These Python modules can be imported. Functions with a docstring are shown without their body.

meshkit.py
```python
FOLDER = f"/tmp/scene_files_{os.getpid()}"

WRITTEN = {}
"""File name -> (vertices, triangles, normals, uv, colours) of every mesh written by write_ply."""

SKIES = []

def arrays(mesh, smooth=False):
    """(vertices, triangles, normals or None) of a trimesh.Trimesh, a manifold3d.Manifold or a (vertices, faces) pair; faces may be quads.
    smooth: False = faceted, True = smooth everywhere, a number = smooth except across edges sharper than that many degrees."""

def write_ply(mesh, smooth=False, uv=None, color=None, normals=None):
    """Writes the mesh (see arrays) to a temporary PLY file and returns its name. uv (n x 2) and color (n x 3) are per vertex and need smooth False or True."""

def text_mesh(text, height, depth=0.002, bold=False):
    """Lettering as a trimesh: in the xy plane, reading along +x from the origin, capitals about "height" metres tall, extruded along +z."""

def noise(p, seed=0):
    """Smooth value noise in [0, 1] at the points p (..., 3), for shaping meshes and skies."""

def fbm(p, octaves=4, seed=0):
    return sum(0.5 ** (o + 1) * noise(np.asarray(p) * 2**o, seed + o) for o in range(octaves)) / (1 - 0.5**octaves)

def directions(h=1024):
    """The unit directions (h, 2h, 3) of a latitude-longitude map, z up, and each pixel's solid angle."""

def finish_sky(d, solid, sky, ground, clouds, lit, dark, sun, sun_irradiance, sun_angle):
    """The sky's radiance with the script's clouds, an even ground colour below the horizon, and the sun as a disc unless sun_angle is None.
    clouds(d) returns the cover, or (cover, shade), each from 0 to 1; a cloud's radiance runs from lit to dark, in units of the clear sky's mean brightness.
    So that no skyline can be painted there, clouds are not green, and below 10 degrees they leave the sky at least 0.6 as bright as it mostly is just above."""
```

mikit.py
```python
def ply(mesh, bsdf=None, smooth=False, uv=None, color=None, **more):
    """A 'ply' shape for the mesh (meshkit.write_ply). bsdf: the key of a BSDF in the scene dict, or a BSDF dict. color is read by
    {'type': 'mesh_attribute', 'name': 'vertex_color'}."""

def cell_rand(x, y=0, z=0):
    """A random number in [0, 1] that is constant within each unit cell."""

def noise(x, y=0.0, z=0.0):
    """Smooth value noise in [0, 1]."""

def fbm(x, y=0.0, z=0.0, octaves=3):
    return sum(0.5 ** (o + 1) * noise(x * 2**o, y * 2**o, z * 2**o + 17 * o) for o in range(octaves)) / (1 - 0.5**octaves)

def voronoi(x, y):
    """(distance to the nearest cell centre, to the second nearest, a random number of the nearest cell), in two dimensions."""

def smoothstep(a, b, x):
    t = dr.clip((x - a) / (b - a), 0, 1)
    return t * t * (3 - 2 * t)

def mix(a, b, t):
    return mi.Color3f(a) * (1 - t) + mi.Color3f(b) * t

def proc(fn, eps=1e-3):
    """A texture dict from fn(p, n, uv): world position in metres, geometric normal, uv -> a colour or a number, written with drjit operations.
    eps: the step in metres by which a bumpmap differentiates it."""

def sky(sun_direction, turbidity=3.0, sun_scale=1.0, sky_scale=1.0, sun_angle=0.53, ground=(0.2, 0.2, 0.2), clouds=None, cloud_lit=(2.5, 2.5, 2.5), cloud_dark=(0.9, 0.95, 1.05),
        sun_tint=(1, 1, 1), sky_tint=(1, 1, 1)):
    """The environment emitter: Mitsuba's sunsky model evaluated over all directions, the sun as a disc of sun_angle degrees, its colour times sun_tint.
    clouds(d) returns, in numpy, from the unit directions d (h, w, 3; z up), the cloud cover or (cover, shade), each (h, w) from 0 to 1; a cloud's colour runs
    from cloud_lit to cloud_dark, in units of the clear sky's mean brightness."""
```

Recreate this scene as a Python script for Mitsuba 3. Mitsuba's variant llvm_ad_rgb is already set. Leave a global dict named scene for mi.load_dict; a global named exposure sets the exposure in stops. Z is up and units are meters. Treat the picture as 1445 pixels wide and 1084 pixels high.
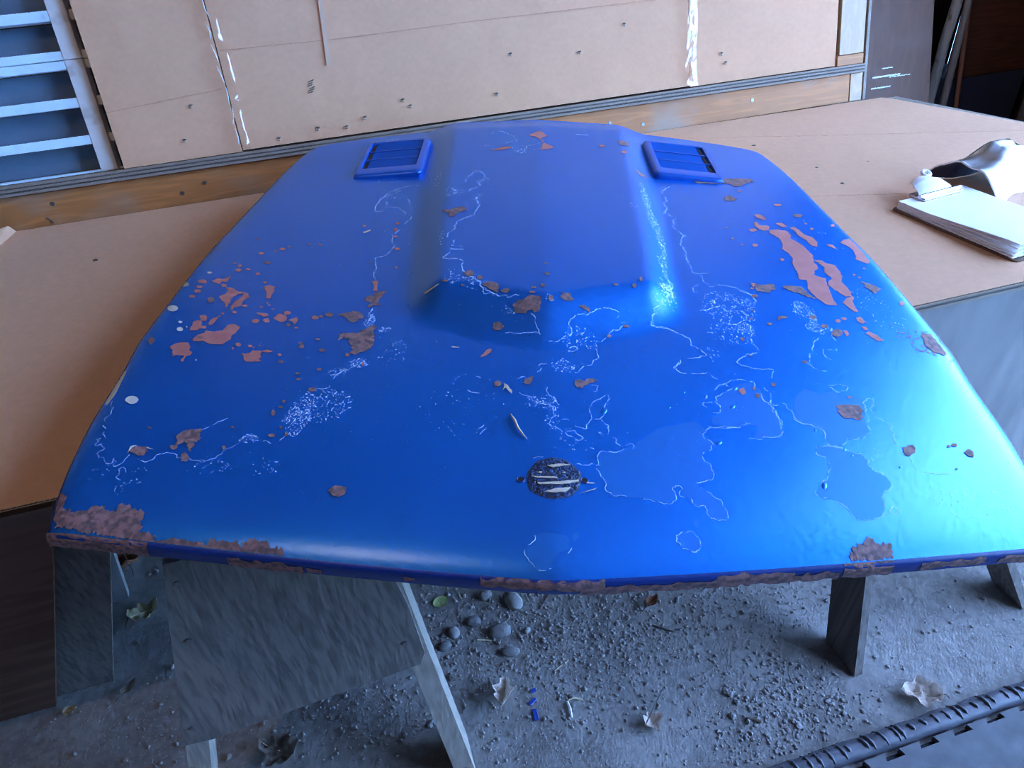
import math, random
import numpy as np, trimesh, drjit as dr, mitsuba as mi, mikit, meshkit
from mikit import noise, fbm, voronoi, smoothstep, mix, cell_rand
from scipy.spatial import Delaunay
from scipy.spatial.transform import Rotation as Rn
import shapely, shapely.affinity
from shapely.geometry import Polygon, Point, LineString

random.seed(7); RNG = np.random.default_rng(7)
T = mi.ScalarTransform4f
scene, labels = {}, {}

# ------------------------------------------------------------------ camera, sky, exposure
EYE = np.array([0.0, 0.0, 1.504])                     # eye height of somebody standing in the shed
CAM = np.array([[0.956, -0.214, 0.199], [-0.286, -0.551, 0.784], [-0.058, -0.807, -0.588]])   # columns: right, down, forward
CAM = np.linalg.svd(CAM)[0] @ np.linalg.svd(CAM)[2]
m = np.eye(4); m[:3, 0], m[:3, 1], m[:3, 2], m[:3, 3] = -CAM[:, 0], -CAM[:, 1], CAM[:, 2], EYE
scene['camera'] = {'type': 'perspective', 'fov': 2 * math.degrees(math.atan(722.5 / 1000.0)), 'fov_axis': 'x', 'near_clip': 0.02, 'far_clip': 200.0, 'to_world': T(m)}
exposure = 6.08
scene['sky'] = mikit.sky((-0.35, -0.75, 0.56), turbidity=2.6, sun_scale=0.0, sky_scale=1.0, ground=(0.20, 0.21, 0.22), sky_tint=(0.41, 0.95, 1.72),
                         clouds=lambda d: 0.55 * np.clip(1.4 * meshkit.fbm(d * 2.2, 4, 3) - 0.25, 0, 1), cloud_lit=(2.0, 2.7, 4.0), cloud_dark=(1.1, 1.6, 2.5))

# ------------------------------------------------------------------ materials
def rgb(*c): return {'type': 'rgb', 'value': list(c)}
def bsdf(key, color, rough=0.6, spec=0.5, bump=None, bscale=1.0, eps=1e-3, **more):
    col = mikit.proc(color) if callable(color) else rgb(*color)
    b = {'type': 'principled', 'base_color': col, 'roughness': mikit.proc(rough) if callable(rough) else rough, 'specular': spec, **more}
    if bump is not None:
        b = {'type': 'bumpmap', 'arbitrary': mikit.proc(bump, eps), 'scale': bscale, 'bsdf': b}
    scene[key] = {'type': 'twosided', 'bsdf': b}
def grain(axis, freq, stretch):
    def f(p):
        q = [p.x * freq, p.y * freq, p.z * freq]; q[axis] = q[axis] / stretch
        return fbm(q[0], q[1], q[2], 4)
    return f
def wood(c0, c1, axis, freq=60, stretch=14, stain=None):
    g = grain(axis, freq, stretch)
    def f(p, n, uv):
        w = g(p); ring = noise(w * 9.0)
        c = mix(c0, c1, dr.clip(0.55 * w + 0.45 * ring, 0, 1))
        if stain is not None:
            s = smoothstep(0.48, 0.72, fbm(p.x * 5 + 3, p.y * 5, p.z * 7, 4)); c = mix(c, stain, s * 0.7)
        return c
    return f
def streak(c0, c1):
    def f(p, n, uv):
        a = fbm(p.x * 150 + 9 * noise(p.z * 3, p.y * 4), p.y * 150, p.z * 2.2, 3); b = fbm(p.x * 30, p.y * 30, p.z * 5, 4)
        return mix(c0, c1, dr.clip(0.15 + 0.60 * smoothstep(0.30, 0.75, a) + 0.35 * (b - 0.35), 0, 1))
    return f
def kraft(c, amp=0.10, seed=0.0):
    def f(p, n, uv):
        big = fbm(p.x * 2.2 + seed, p.y * 2.2, p.z * 2.2, 3); fine = fbm(p.x * 90, p.y * 90, p.z * 90 + seed, 2); rib = dr.sin(p.x * 900 + 2.0 * noise(p.z * 6))
        k = 1 + amp * (big - 0.5) * 2 + 0.10 * (fine - 0.5) + 0.012 * rib
        return mi.Color3f(*c) * k
    return f
def paint(p, n, uv):
    big = fbm(p.x * 3.1, p.y * 3.1, p.z * 3.1, 3); speck = noise(p.x * 420, p.y * 420, p.z * 420); scr = noise(p.x * 25 + p.y * 6, p.y * 900 - p.x * 300)
    c = mix((0.014, 0.27, 0.90), (0.020, 0.33, 0.98), big)
    c = mix(c, (0.05, 0.17, 0.55), smoothstep(0.90, 0.97, speck) * 0.5)
    return mix(c, (0.06, 0.16, 0.52), smoothstep(0.93, 0.99, scr) * smoothstep(0.6, 0.75, noise(p.x * 9, p.y * 5)) * 0.30)
scene['m_paint'] = {'type': 'twosided', 'bsdf': {'type': 'bumpmap', 'arbitrary': mikit.proc(lambda p, n, uv: fbm(p.x * 140, p.y * 140, p.z * 140, 2)), 'scale': 0.00018, 'bsdf': {
    'type': 'blendbsdf', 'weight': 0.40,
    'bsdf_0': {'type': 'principled', 'base_color': mikit.proc(paint), 'metallic': 1.0, 'roughness': mikit.proc(lambda p, n, uv: 0.40 + 0.10 * fbm(p.x * 7, p.y * 7, p.z * 7, 3))},
    'bsdf_1': {'type': 'roughplastic', 'diffuse_reflectance': mikit.proc(lambda p, n, uv: paint(p, n, uv) * mi.Color3f(0.5, 0.36, 0.60)), 'int_ior': 1.9, 'alpha': 0.095, 'nonlinear': False}}}}
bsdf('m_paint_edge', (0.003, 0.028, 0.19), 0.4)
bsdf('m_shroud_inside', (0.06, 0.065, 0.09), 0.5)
bsdf('m_vent', (0.008, 0.11, 0.50), 0.32, metallic=0.4, clearcoat=0.4, clearcoat_gloss=0.8)
bsdf('m_dull', (0.016, 0.175, 0.60), 0.48, 0.5, metallic=0.6)
bsdf('m_line', (0.52, 0.76, 0.92), 0.6)
bsdf('m_primer', lambda p, n, uv: mix((0.46, 0.17, 0.14), (0.36, 0.12, 0.11), fbm(p.x * 60, p.y * 60, p.z * 60, 3)), 0.7)
bsdf('m_rust', lambda p, n, uv: mix((0.27, 0.135, 0.125), (0.11, 0.07, 0.075), smoothstep(0.3, 0.7, fbm(p.x * 170, p.y * 170, p.z * 170, 4))), 0.75, bump=lambda p, n, uv: fbm(p.x * 300, p.y * 300, p.z * 300, 3), bscale=0.0012)
bsdf('m_filler', (0.55, 0.55, 0.52), 0.6)
bsdf('m_tan', (0.50, 0.42, 0.33), 0.7)
bsdf('m_scar', lambda p, n, uv: mix((0.006, 0.016, 0.05), (0.03, 0.08, 0.20), smoothstep(0.5, 0.75, noise(p.x * 500, p.y * 500, p.z * 500))), 0.45)
bsdf('m_hole', (0.006, 0.006, 0.01), 0.8)
bsdf('m_kraft', kraft((0.64, 0.355, 0.205)), 0.85, 0.2)
bsdf('m_kraft_wall', kraft((0.71, 0.365, 0.20), 0.08, 5.0), 0.85, 0.2, bump=lambda p, n, uv: fbm(p.x * 14, p.y * 14, p.z * 14, 3), bscale=0.004)
bsdf('m_kraft_dark', (0.09, 0.065, 0.05), 0.9)
bsdf('m_crease', (0.58, 0.28, 0.15), 0.9)
bsdf('m_bluechalk', (0.66, 0.39, 0.245), 0.9)
bsdf('m_board', wood((0.60, 0.23, 0.06), (0.32, 0.12, 0.035), 0, 40, 10, (0.36, 0.26, 0.18)), 0.6)
bsdf('m_board_pale', wood((0.58, 0.40, 0.24), (0.42, 0.26, 0.14), 2, 40, 10), 0.6)
bsdf('m_ply_a', wood((0.34, 0.26, 0.19), (0.20, 0.15, 0.12), 0, 80, 16), 0.8)
bsdf('m_ply_b', wood((0.15, 0.11, 0.09), (0.08, 0.06, 0.05), 0, 80, 16), 0.85)
bsdf('m_white', lambda p, n, uv: mix((0.84, 0.83, 0.82), (0.66, 0.64, 0.62), smoothstep(0.55, 0.8, fbm(p.x * 25, p.y * 25, p.z * 25, 3))), 0.45)
bsdf('m_slat', lambda p, n, uv: mix((0.70, 0.88, 0.96), (0.55, 0.72, 0.82), smoothstep(0.6, 0.85, fbm(p.x * 25, p.y * 25, p.z * 25, 3))), 0.45)
bsdf('m_pane', lambda p, n, uv: mix((0.10, 0.15, 0.22), (0.20, 0.28, 0.36), fbm(p.x * 9, p.y * 9, p.z * 9, 4)), 0.35)
bsdf('m_darkwood', wood((0.42, 0.15, 0.075), (0.20, 0.075, 0.045), 0, 36, 12), 0.45)
bsdf('m_darkwood_v', wood((0.15, 0.056, 0.028), (0.085, 0.034, 0.018), 2, 22, 9, (0.13, 0.06, 0.038)), 0.7)
bsdf('m_brownboard', wood((0.20, 0.085, 0.045), (0.07, 0.03, 0.02), 0, 14, 7), 0.55)
bsdf('m_greywood', streak((0.19, 0.155, 0.13), (0.085, 0.07, 0.06)), 0.75, bump=lambda p, n, uv: fbm(p.x * 240, p.y * 240, p.z * 5, 3), bscale=0.0016)
bsdf('m_palewood', streak((0.36, 0.29, 0.23), (0.20, 0.16, 0.125)), 0.75, bump=lambda p, n, uv: fbm(p.x * 240, p.y * 240, p.z * 5, 3), bscale=0.0016)
bsdf('m_greypanel', lambda p, n, uv: mix((0.27, 0.245, 0.225), (0.13, 0.12, 0.115), 0.65 * fbm(p.x * 30, p.y * 8, p.z * 5, 5) + 0.35 * smoothstep(0.5, 0.8, fbm(p.x * 9, p.y * 8, p.z * 3 + 4, 4))), 0.7)
bsdf('m_shed', wood((0.13, 0.085, 0.055), (0.06, 0.04, 0.03), 2, 30, 12), 0.8)
bsdf('m_ceiling', wood((0.44, 0.30, 0.20), (0.26, 0.17, 0.11), 1, 30, 12), 0.8)
bsdf('m_bluebox', (0.12, 0.12, 0.16), 0.5)
bsdf('m_pole_grey', (0.55, 0.42, 0.36), 0.6)
bsdf('m_pole_birch', lambda p, n, uv: mix((0.80, 0.66, 0.56), (0.34, 0.27, 0.22), smoothstep(0.55, 0.7, fbm(p.x * 40, p.y * 40, p.z * 18, 3))), 0.7)
bsdf('m_pole_brown', (0.66, 0.24, 0.12), 0.5)
bsdf('m_paper', (0.84, 0.84, 0.84), 0.7)
bsdf('m_clipboard', (0.14, 0.085, 0.05), 0.5)
scene['m_chrome'] = {'type': 'twosided', 'bsdf': {'type': 'roughconductor', 'material': 'Cr', 'alpha': 0.18}}
scene['m_alu'] = {'type': 'twosided', 'bsdf': {'type': 'roughconductor', 'material': 'Al', 'alpha': 0.32}}
bsdf('m_nail', (0.20, 0.19, 0.19), 0.4, metallic=0.8)
def dirt(p, n, uv):
    a = fbm(p.x * 5, p.y * 5, 0, 4); b = fbm(p.x * 90, p.y * 90, 3, 3); s = voronoi(p.x * 260, p.y * 260)
    c = mix((0.19, 0.175, 0.16), (0.34, 0.315, 0.29), dr.clip(1.5 * a - 0.25, 0, 1)); c = c * (0.75 + 0.5 * b)
    return mix(c, (0.42, 0.40, 0.38), smoothstep(0.9, 0.95, s[2]) * smoothstep(0.42, 0.30, s[0]) * 0.7)
bsdf('m_dirt', dirt, 0.9, 0.2, bump=lambda p, n, uv: 0.6 * fbm(p.x * 260, p.y * 260, 1, 4) + 0.6 * fbm(p.x * 40, p.y * 40, 5, 3), bscale=0.0035)
bsdf('m_concrete', lambda p, n, uv: mi.Color3f(0.25, 0.235, 0.22) * (0.7 + 0.6 * fbm(p.x * 30, p.y * 30, 2, 5)), 0.85, 0.2)
for i, c in enumerate([(0.20, 0.19, 0.18), (0.27, 0.25, 0.235), (0.15, 0.145, 0.14)]):
    bsdf('m_stone_%d' % i, (lambda c: lambda p, n, uv: mi.Color3f(*c) * (0.8 + 0.4 * fbm(p.x * 150, p.y * 150, p.z * 150, 3)))(c), 0.75)
bsdf('m_rubber', lambda p, n, uv: mi.Color3f(0.085, 0.082, 0.095) * (0.7 + 0.6 * fbm(p.x * 60, p.y * 60, p.z * 60, 3)), 0.42)
bsdf('m_foam', lambda p, n, uv: mi.Color3f(0.125, 0.125, 0.13) * (0.75 + 0.5 * fbm(p.x * 40, p.y * 40, 2, 4)), 0.8, bump=lambda p, n, uv: dr.sin(p.x * 2600) * dr.sin(p.y * 2600), bscale=0.0003)
def leafm(c): return {'type': 'principledthin', 'base_color': mikit.proc(lambda p, n, uv: mi.Color3f(*c) * (0.65 + 0.7 * fbm(p.x * 90, p.y * 90, p.z * 90, 3))), 'roughness': 0.7, 'diff_trans': 0.4}
scene['m_leaf_green'] = leafm((0.42, 0.50, 0.20)); scene['m_leaf_pale'] = leafm((0.62, 0.50, 0.42)); scene['m_leaf_brown'] = leafm((0.24, 0.10, 0.06))
scene['m_leaf_yellow'] = leafm((0.42, 0.34, 0.20)); scene['m_leaf_dark'] = leafm((0.20, 0.16, 0.13))
bsdf('m_straw', (0.62, 0.52, 0.34), 0.8); bsdf('m_bluechip', (0.02, 0.06, 0.32), 0.4); bsdf('m_darktwig', (0.07, 0.05, 0.045), 0.8)
bsdf('m_socket', (0.05, 0.05, 0.05), 0.5)

# ------------------------------------------------------------------ helpers
def key_for(name, parent=None):
    k = (parent + '__' if parent else '') + name
    if k not in scene and k not in USED: USED.add(k); return k
    i = 1
    while '%s_%03d' % (k, i) in USED: i += 1
    k = '%s_%03d' % (k, i); USED.add(k); return k
USED = set()
def add(name, mesh, mat, parent=None, label=None, cat=None, group=None, kind=None, smooth=False):
    k = key_for(name, parent); scene[k] = mikit.ply(mesh, mat, smooth)
    tag(k, label, cat, group, kind); return k
def tag(k, label=None, cat=None, group=None, kind=None):
    d = {a: b for a, b in (('label', label), ('category', cat), ('group', group), ('kind', kind)) if b}
    if d: labels[k] = d
def thing(name, label, cat, group=None):
    k = key_for(name); tag(k, label, cat, group); return k
def cbox(lo, hi, ch=0.0015):
    """A box with chamfered edges."""
    lo, hi = np.array(lo, float), np.array(hi, float); pts = []
    ch = min(ch, 0.3 * (hi - lo).min())
    for s in np.ndindex(2, 2, 2):
        c = np.where(np.array(s), hi, lo); d = np.where(np.array(s), -ch, ch)
        for ax in range(3):
            q = c.copy()
            for o in range(3):
                if o != ax: q[o] += d[o]
            pts.append(q)
    return trimesh.convex.convex_hull(np.array(pts))
def hull8(pts): return trimesh.convex.convex_hull(np.asarray(pts, float))
def xf(mesh, M):
    r = mesh.copy(); r.apply_transform(M); return r
def frame(o, ex, ey, ez):
    M = np.eye(4); M[:3, 0], M[:3, 1], M[:3, 2], M[:3, 3] = ex, ey, ez, o; return M
def cat(ms): return trimesh.util.concatenate(ms)
def tube(path, rad, n=10, caps=True):
    path = np.asarray(path, float); rad = np.broadcast_to(rad, len(path)); V = []
    for i, p in enumerate(path):
        d = path[min(i + 1, len(path) - 1)] - path[max(i - 1, 0)]; d /= np.linalg.norm(d)
        a = np.cross(d, [0.31, 0.2, 0.93] if abs(d[2]) < 0.9 else [1, 0.1, 0]); a /= np.linalg.norm(a); b = np.cross(d, a)
        th = np.arange(n) * 2 * np.pi / n; V.append(p + rad[i] * (np.cos(th)[:, None] * a + np.sin(th)[:, None] * b))
    V = np.vstack(V); F = []
    for i in range(len(path) - 1):
        for k in range(n):
            a0, a1 = i * n + k, i * n + (k + 1) % n; F += [[a0, a1, a1 + n], [a0, a1 + n, a0 + n]]
    if caps:
        V = np.vstack([V, path[:1], path[-1:]]); c0, c1 = len(V) - 2, len(V) - 1
        for k in range(n): F += [[c0, (k + 1) % n, k], [c1, (len(path) - 1) * n + k, (len(path) - 1) * n + (k + 1) % n]]
    return trimesh.Trimesh(V, F, process=False)
def slab(poly, z0, z1):
    """A polygon (list of points or shapely polygon) extruded from z0 to z1."""
    P = poly if isinstance(poly, Polygon) else Polygon(poly)
    mm = trimesh.creation.extrude_polygon(P, z1 - z0, engine='earcut'); mm.apply_translation([0, 0, z0]); return mm

# ------------------------------------------------------------------ the shed
def struct(name, mesh, mat, label=None): return add(name, mesh, mat, kind='structure', label=label)
XR, XL, YB, YF, ZC = 3.4, -2.6, 3.3, -3.2, 3.55
g = 121
gx, gy = np.meshgrid(np.linspace(-2.6, 3.4, 261), np.linspace(-3.2, 3.3, 273), indexing='ij')
P3 = np.stack([gx, gy, 0 * gx], -1)
gz = 0.010 * (meshkit.fbm(P3 * 3.0, 3, 11) - 0.5) + 0.006 * (meshkit.fbm(P3 * 16, 3, 12) - 0.5)
crumb = np.exp(-(((gx - 0.75) / 0.10) ** 2 + ((gy - 0.62) / 0.07) ** 2)) + np.exp(-(((gx - 0.35) / 0.5) ** 2 + ((gy - 1.02) / 0.13) ** 2))
gz += crumb * 0.010 * (meshkit.fbm(P3 * 40, 2, 13) - 0.45)
def floor_z(x, y):
    i = int(np.clip(round((x + 2.6) / 6.0 * 260), 0, 260)); j = int(np.clip(round((y + 3.2) / 6.5 * 272), 0, 272)); return float(gz[i, j])
idx = np.arange(261 * 273).reshape(261, 273)
F = np.concatenate([np.stack([idx[:-1, :-1], idx[1:, :-1], idx[1:, 1:]], -1).reshape(-1, 3), np.stack([idx[:-1, :-1], idx[1:, 1:], idx[:-1, 1:]], -1).reshape(-1, 3)])
struct('floor', trimesh.Trimesh(np.stack([gx, gy, gz], -1).reshape(-1, 3), F, process=False), 'm_dirt')
scene['floor']['face_normals'] = False
scene['floor'] = mikit.ply(trimesh.Trimesh(np.stack([gx, gy, gz], -1).reshape(-1, 3), F, process=False), 'm_dirt', True)
struct('wall_back', cbox((XL, YB, -0.05), (XR, YB + 0.1, ZC)), 'm_shed')
struct('wall_left', cbox((XL - 0.1, YF, -0.05), (XL, YB, ZC)), 'm_shed')
struct('wall_front', cbox((XL, YF - 0.1, -0.05), (XR, YF, ZC)), 'm_shed')
struct('ceiling', cbox((XL - 0.1, YF - 0.1, ZC), (XR + 0.1, YB + 0.1, ZC + 0.1)), 'm_ceiling')
DX, DOOR_Y0, DOOR_Y1, DOOR_H = 2.72, -1.75, 2.13, 3.35      # the big open doorway to the right, and the alcove behind its jamb
struct('wall_right', cat([cbox((DX, DOOR_Y1, -.05), (XR + .1, DOOR_Y1 + .1, ZC)), cbox((XR, DOOR_Y1 + .1, -.05), (XR + .1, YB, ZC)), cbox((DX, YF, -.05), (DX + .1, DOOR_Y0, ZC)), cbox((DX, DOOR_Y0, DOOR_H), (DX + .1, DOOR_Y1, ZC))]), 'm_shed')

# ------------------------------------------------------------------ the back panel leaning over the bench (board, ledge, post)
BZ = 0.74                                              # bench top
LEAN = math.radians(13); EU = np.array([0, math.sin(LEAN), math.cos(LEAN)]); EN = np.array([0, -math.cos(LEAN), math.sin(LEAN)])
W = frame((0, 2.255, BZ), (1, 0, 0), EU, EN)           # x along the wall, y up the lean, z towards the camera
def wbox(x0, x1, s0, s1, d0, d1, ch=0.0012): return xf(cbox((x0, s0, d0), (x1, s1, d1), ch), W)
t = thing('back_board', 'long stained brown board along the back of the bench, pale at its right end', 'board')
add('plank', wbox(-1.6, 1.918, 0.0, 0.094, -0.022, 0.0), 'm_board', t)
add('end_block', wbox(1.921, 1.972, 0.0, 0.094, -0.022, 0.001), 'm_board_pale', t, label='short pale end block')
for x, s in ((-0.40, 0.035), (-0.33, 0.055), (0.98, 0.05), (1.10, 0.03), (1.52, 0.055), (-0.75, 0.06)):
    k = trimesh.creation.cylinder(0.006, 0.003, sections=12); k.apply_translation([x, s, 0.0005]); add('nail_head', xf(k, W), 'm_nail', t)
t = thing('ledge', 'splintered plywood ledge edge running under the cardboard sheets', 'shelf')
for i, (a, b, mt, dp) in enumerate(((0.096, 0.103, 'm_ply_a', .020), (0.103, 0.108, 'm_ply_b', .016), (0.108, 0.114, 'm_ply_a', .021), (0.114, 0.118, 'm_ply_b', .017), (0.118, 0.124, 'm_ply_a', .019))):
    n = 90; xs = np.linspace(-1.6, 1.965, n); d = dp + 0.003 * (meshkit.noise(np.stack([xs * 30, xs * 0 + i, xs * 0], -1), 5) - 0.5)
    V = np.concatenate([np.stack([xs, 0 * xs + s, dd], -1) for s, dd in ((a, d), (b, d), (b, 0 * d - .10), (a, 0 * d - .10))]); Fq = []
    for j in range(n - 1):
        for q in range(4): Fq.append([q * n + j, q * n + j + 1, ((q + 1) % 4) * n + j + 1, ((q + 1) % 4) * n + j])
    Fq = np.array(Fq + [[0, n, 2 * n, 3 * n], [n - 1, 4 * n - 1, 3 * n - 1, 2 * n - 1]])
    mm = trimesh.Trimesh(V, np.vstack([Fq[:, [0, 1, 2]], Fq[:, [0, 2, 3]]]), process=False); add('plywood_layer', xf(mm, W), mt, t)
t = thing('post', 'pale upright wooden post right of the cardboard sheets', 'post')
add('upright', wbox(1.868, 1.969, 0.160, 1.1, -0.03, 0.0), 'm_board_pale', t)
add('base_block', wbox(1.860, 1.969, 0.1245, 0.158, -0.03, 0.002), 'm_board', t, label='darker wooden block under the upright')
add('edge_strip', wbox(1.9745, 1.987, 0.0, 1.1, -0.035, 0.004), 'm_palewood', t, label='thin pale edge strip')

# cardboard sheets standing on the ledge
def sheet_on_wall(name, x0, x1, s0, s1, d, label):
    t = thing(name, label, 'cardboard sheet')
    nx, ns = 40, 30; X, S = np.meshgrid(np.linspace(x0, x1, nx), np.linspace(s0, s1, ns), indexing='ij')
    D = d + 0.004 * (meshkit.fbm(np.stack([X * 4, S * 4, 0 * X], -1), 3, int(x0 * 10) + 30) - 0.5)
    I = np.arange(nx * ns).reshape(nx, ns); n = nx * ns
    Fa = np.concatenate([np.stack([I[:-1, :-1], I[1:, :-1], I[1:, 1:]], -1).reshape(-1, 3), np.stack([I[:-1, :-1], I[1:, 1:], I[:-1, 1:]], -1).reshape(-1, 3)])
    V = np.concatenate([np.stack([X, S, D], -1).reshape(-1, 3), np.stack([X, S, D - 0.005], -1).reshape(-1, 3)])
    rim = np.concatenate([I[:, 0], I[-1, 1:], I[-2::-1, -1], I[0, -2:0:-1]]); r2 = np.roll(rim, -1)
    Fr = np.concatenate([np.stack([rim, rim + n, r2 + n], -1), np.stack([rim, r2 + n, r2], -1)])
    mm = trimesh.Trimesh(V, np.vstack([Fa, Fa[:, ::-1] + n, Fr]), process=False)
    add('face_sheet', xf(mm, W), 'm_kraft_wall', t, smooth=40); return t
def wall_ribbon(name, pts, w, d, mat, parent, label=None, th=0.0008):
    pts = np.asarray(pts, float); L = LineString(pts).buffer(w / 2, cap_style='flat'); add(name, xf(slab(L, d, d + th), W), mat, parent, label)
cl = sheet_on_wall('cardboard_sheet', -0.535, -0.2015, 0.126, 1.1, -0.004, 'narrow brown cardboard sheet beside the white slatted frame')
cm = sheet_on_wall('cardboard_sheet', -0.1985, 1.2835, 0.130, 1.1, -0.005, 'widest brown cardboard sheet standing behind the hood')
cr = sheet_on_wall('cardboard_sheet', 1.2845, 1.857, 0.127, 1.1, -0.005, 'bright cardboard sheet between the taped seam and the wooden post')
wall_ribbon('fold_line', [(-0.19, .402), (0.15, .397), (0.5, .402), (1.27, .404)], 0.0018, -0.0025, 'm_crease', cm)
wall_ribbon('fold_line', [(-0.535, .279), (-0.21, .303)], 0.0018, -0.0015, 'm_crease', cl)
for ct, x, s in ((cl, -.353, .181), (cl, -.31, .27), (cm, .03, .163), (cm, .115, .156), (cm, .32, .19), (cm, .60, .19), (cm, .89, .28), (cm, -.09, .15), (cm, .66, .30), (cm, .30, .21), (cr, 1.40, .22), (cr, 1.415, .19), (cm, .175, .175), (cm, 1.05, .345)):
    add('tear', xf(slab(Polygon([(x - .006, s), (x - .001, s + .003), (x + .007, s + .002), (x + .002, s - .003)]), 0.0006, 0.0016), W), 'm_kraft_dark', ct)
    add('torn_flap', xf(hull8([(x - .005, s - .003, 0), (x + .006, s - .002, 0), (x + .002, s - .009, 0), (x, s - .005, .004), (x + .003, s - .006, .004)]), W), 'm_tan', ct)
for j in range(6):
    x, s = 0.035 + 0.003 * (j % 3), 0.262 + 0.006 * j; add('scuff_mark', xf(slab(LineString([(x - .008, s), (x + .006, s + .004)]).buffer(.0012), .0006, .001), W), 'm_kraft_dark', cm)
add('chalk_stripe', xf(slab(Polygon([(.095, .33), (.108, .33), (.125, .56), (.112, .56)]), .0012, .0018), W), 'm_bluechalk', cm, label='faint blue chalk stripe')
# clear packing tape over the two seams
def tape(x, s0, s1, wdt, label):
    t = thing('packing_tape', label, 'tape', None); n = 120; ss = np.linspace(s0, s1, n); V, Fq = [], []
    for k, off in enumerate(np.linspace(-wdt / 2, wdt / 2, 7)):
        dd = 0.0025 + 0.010 * meshkit.noise(np.stack([ss * 55, ss * 0 + k * 1.3, ss * 0 + x], -1), 3) * (1 if 0 < k < 6 else 0.3)
        V.append(np.stack([x + off + 0.004 * np.sin(ss * 23), ss, dd], -1))
    V = np.vstack(V)
    for k in range(6):
        for j in range(n - 1): a = k * n + j; Fq += [[a, a + n, a + n + 1], [a, a + n + 1, a + 1]]
    add('strip', xf(trimesh.Trimesh(V, Fq, process=False), W), 'm_tape', t, smooth=True)
    for q in range(9):
        s = s0 + 0.02 + q * (min(s1, 0.62) - s0 - .04) / 8; a = random.uniform(-0.35, 0.35)
        p = [(x + random.uniform(-.008, .008), s, .006), (x + .012 * math.sin(a), s + .02, .008), (x + .03 * math.sin(a), s + .045, .006)]
        add('wrinkle', xf(tube(p, [.0006, .0016, .0006], 6), W), 'm_paper', t)
scene['m_tape'] = {'type': 'thindielectric', 'int_ior': 1.5}
tape(-0.201, 0.128, 1.08, 0.055, 'crinkled clear packing tape between the narrow and the widest cardboard sheet')
tape(1.283, 0.128, 1.08, 0.050, 'crinkled clear packing tape left of the bright cardboard sheet')

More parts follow.
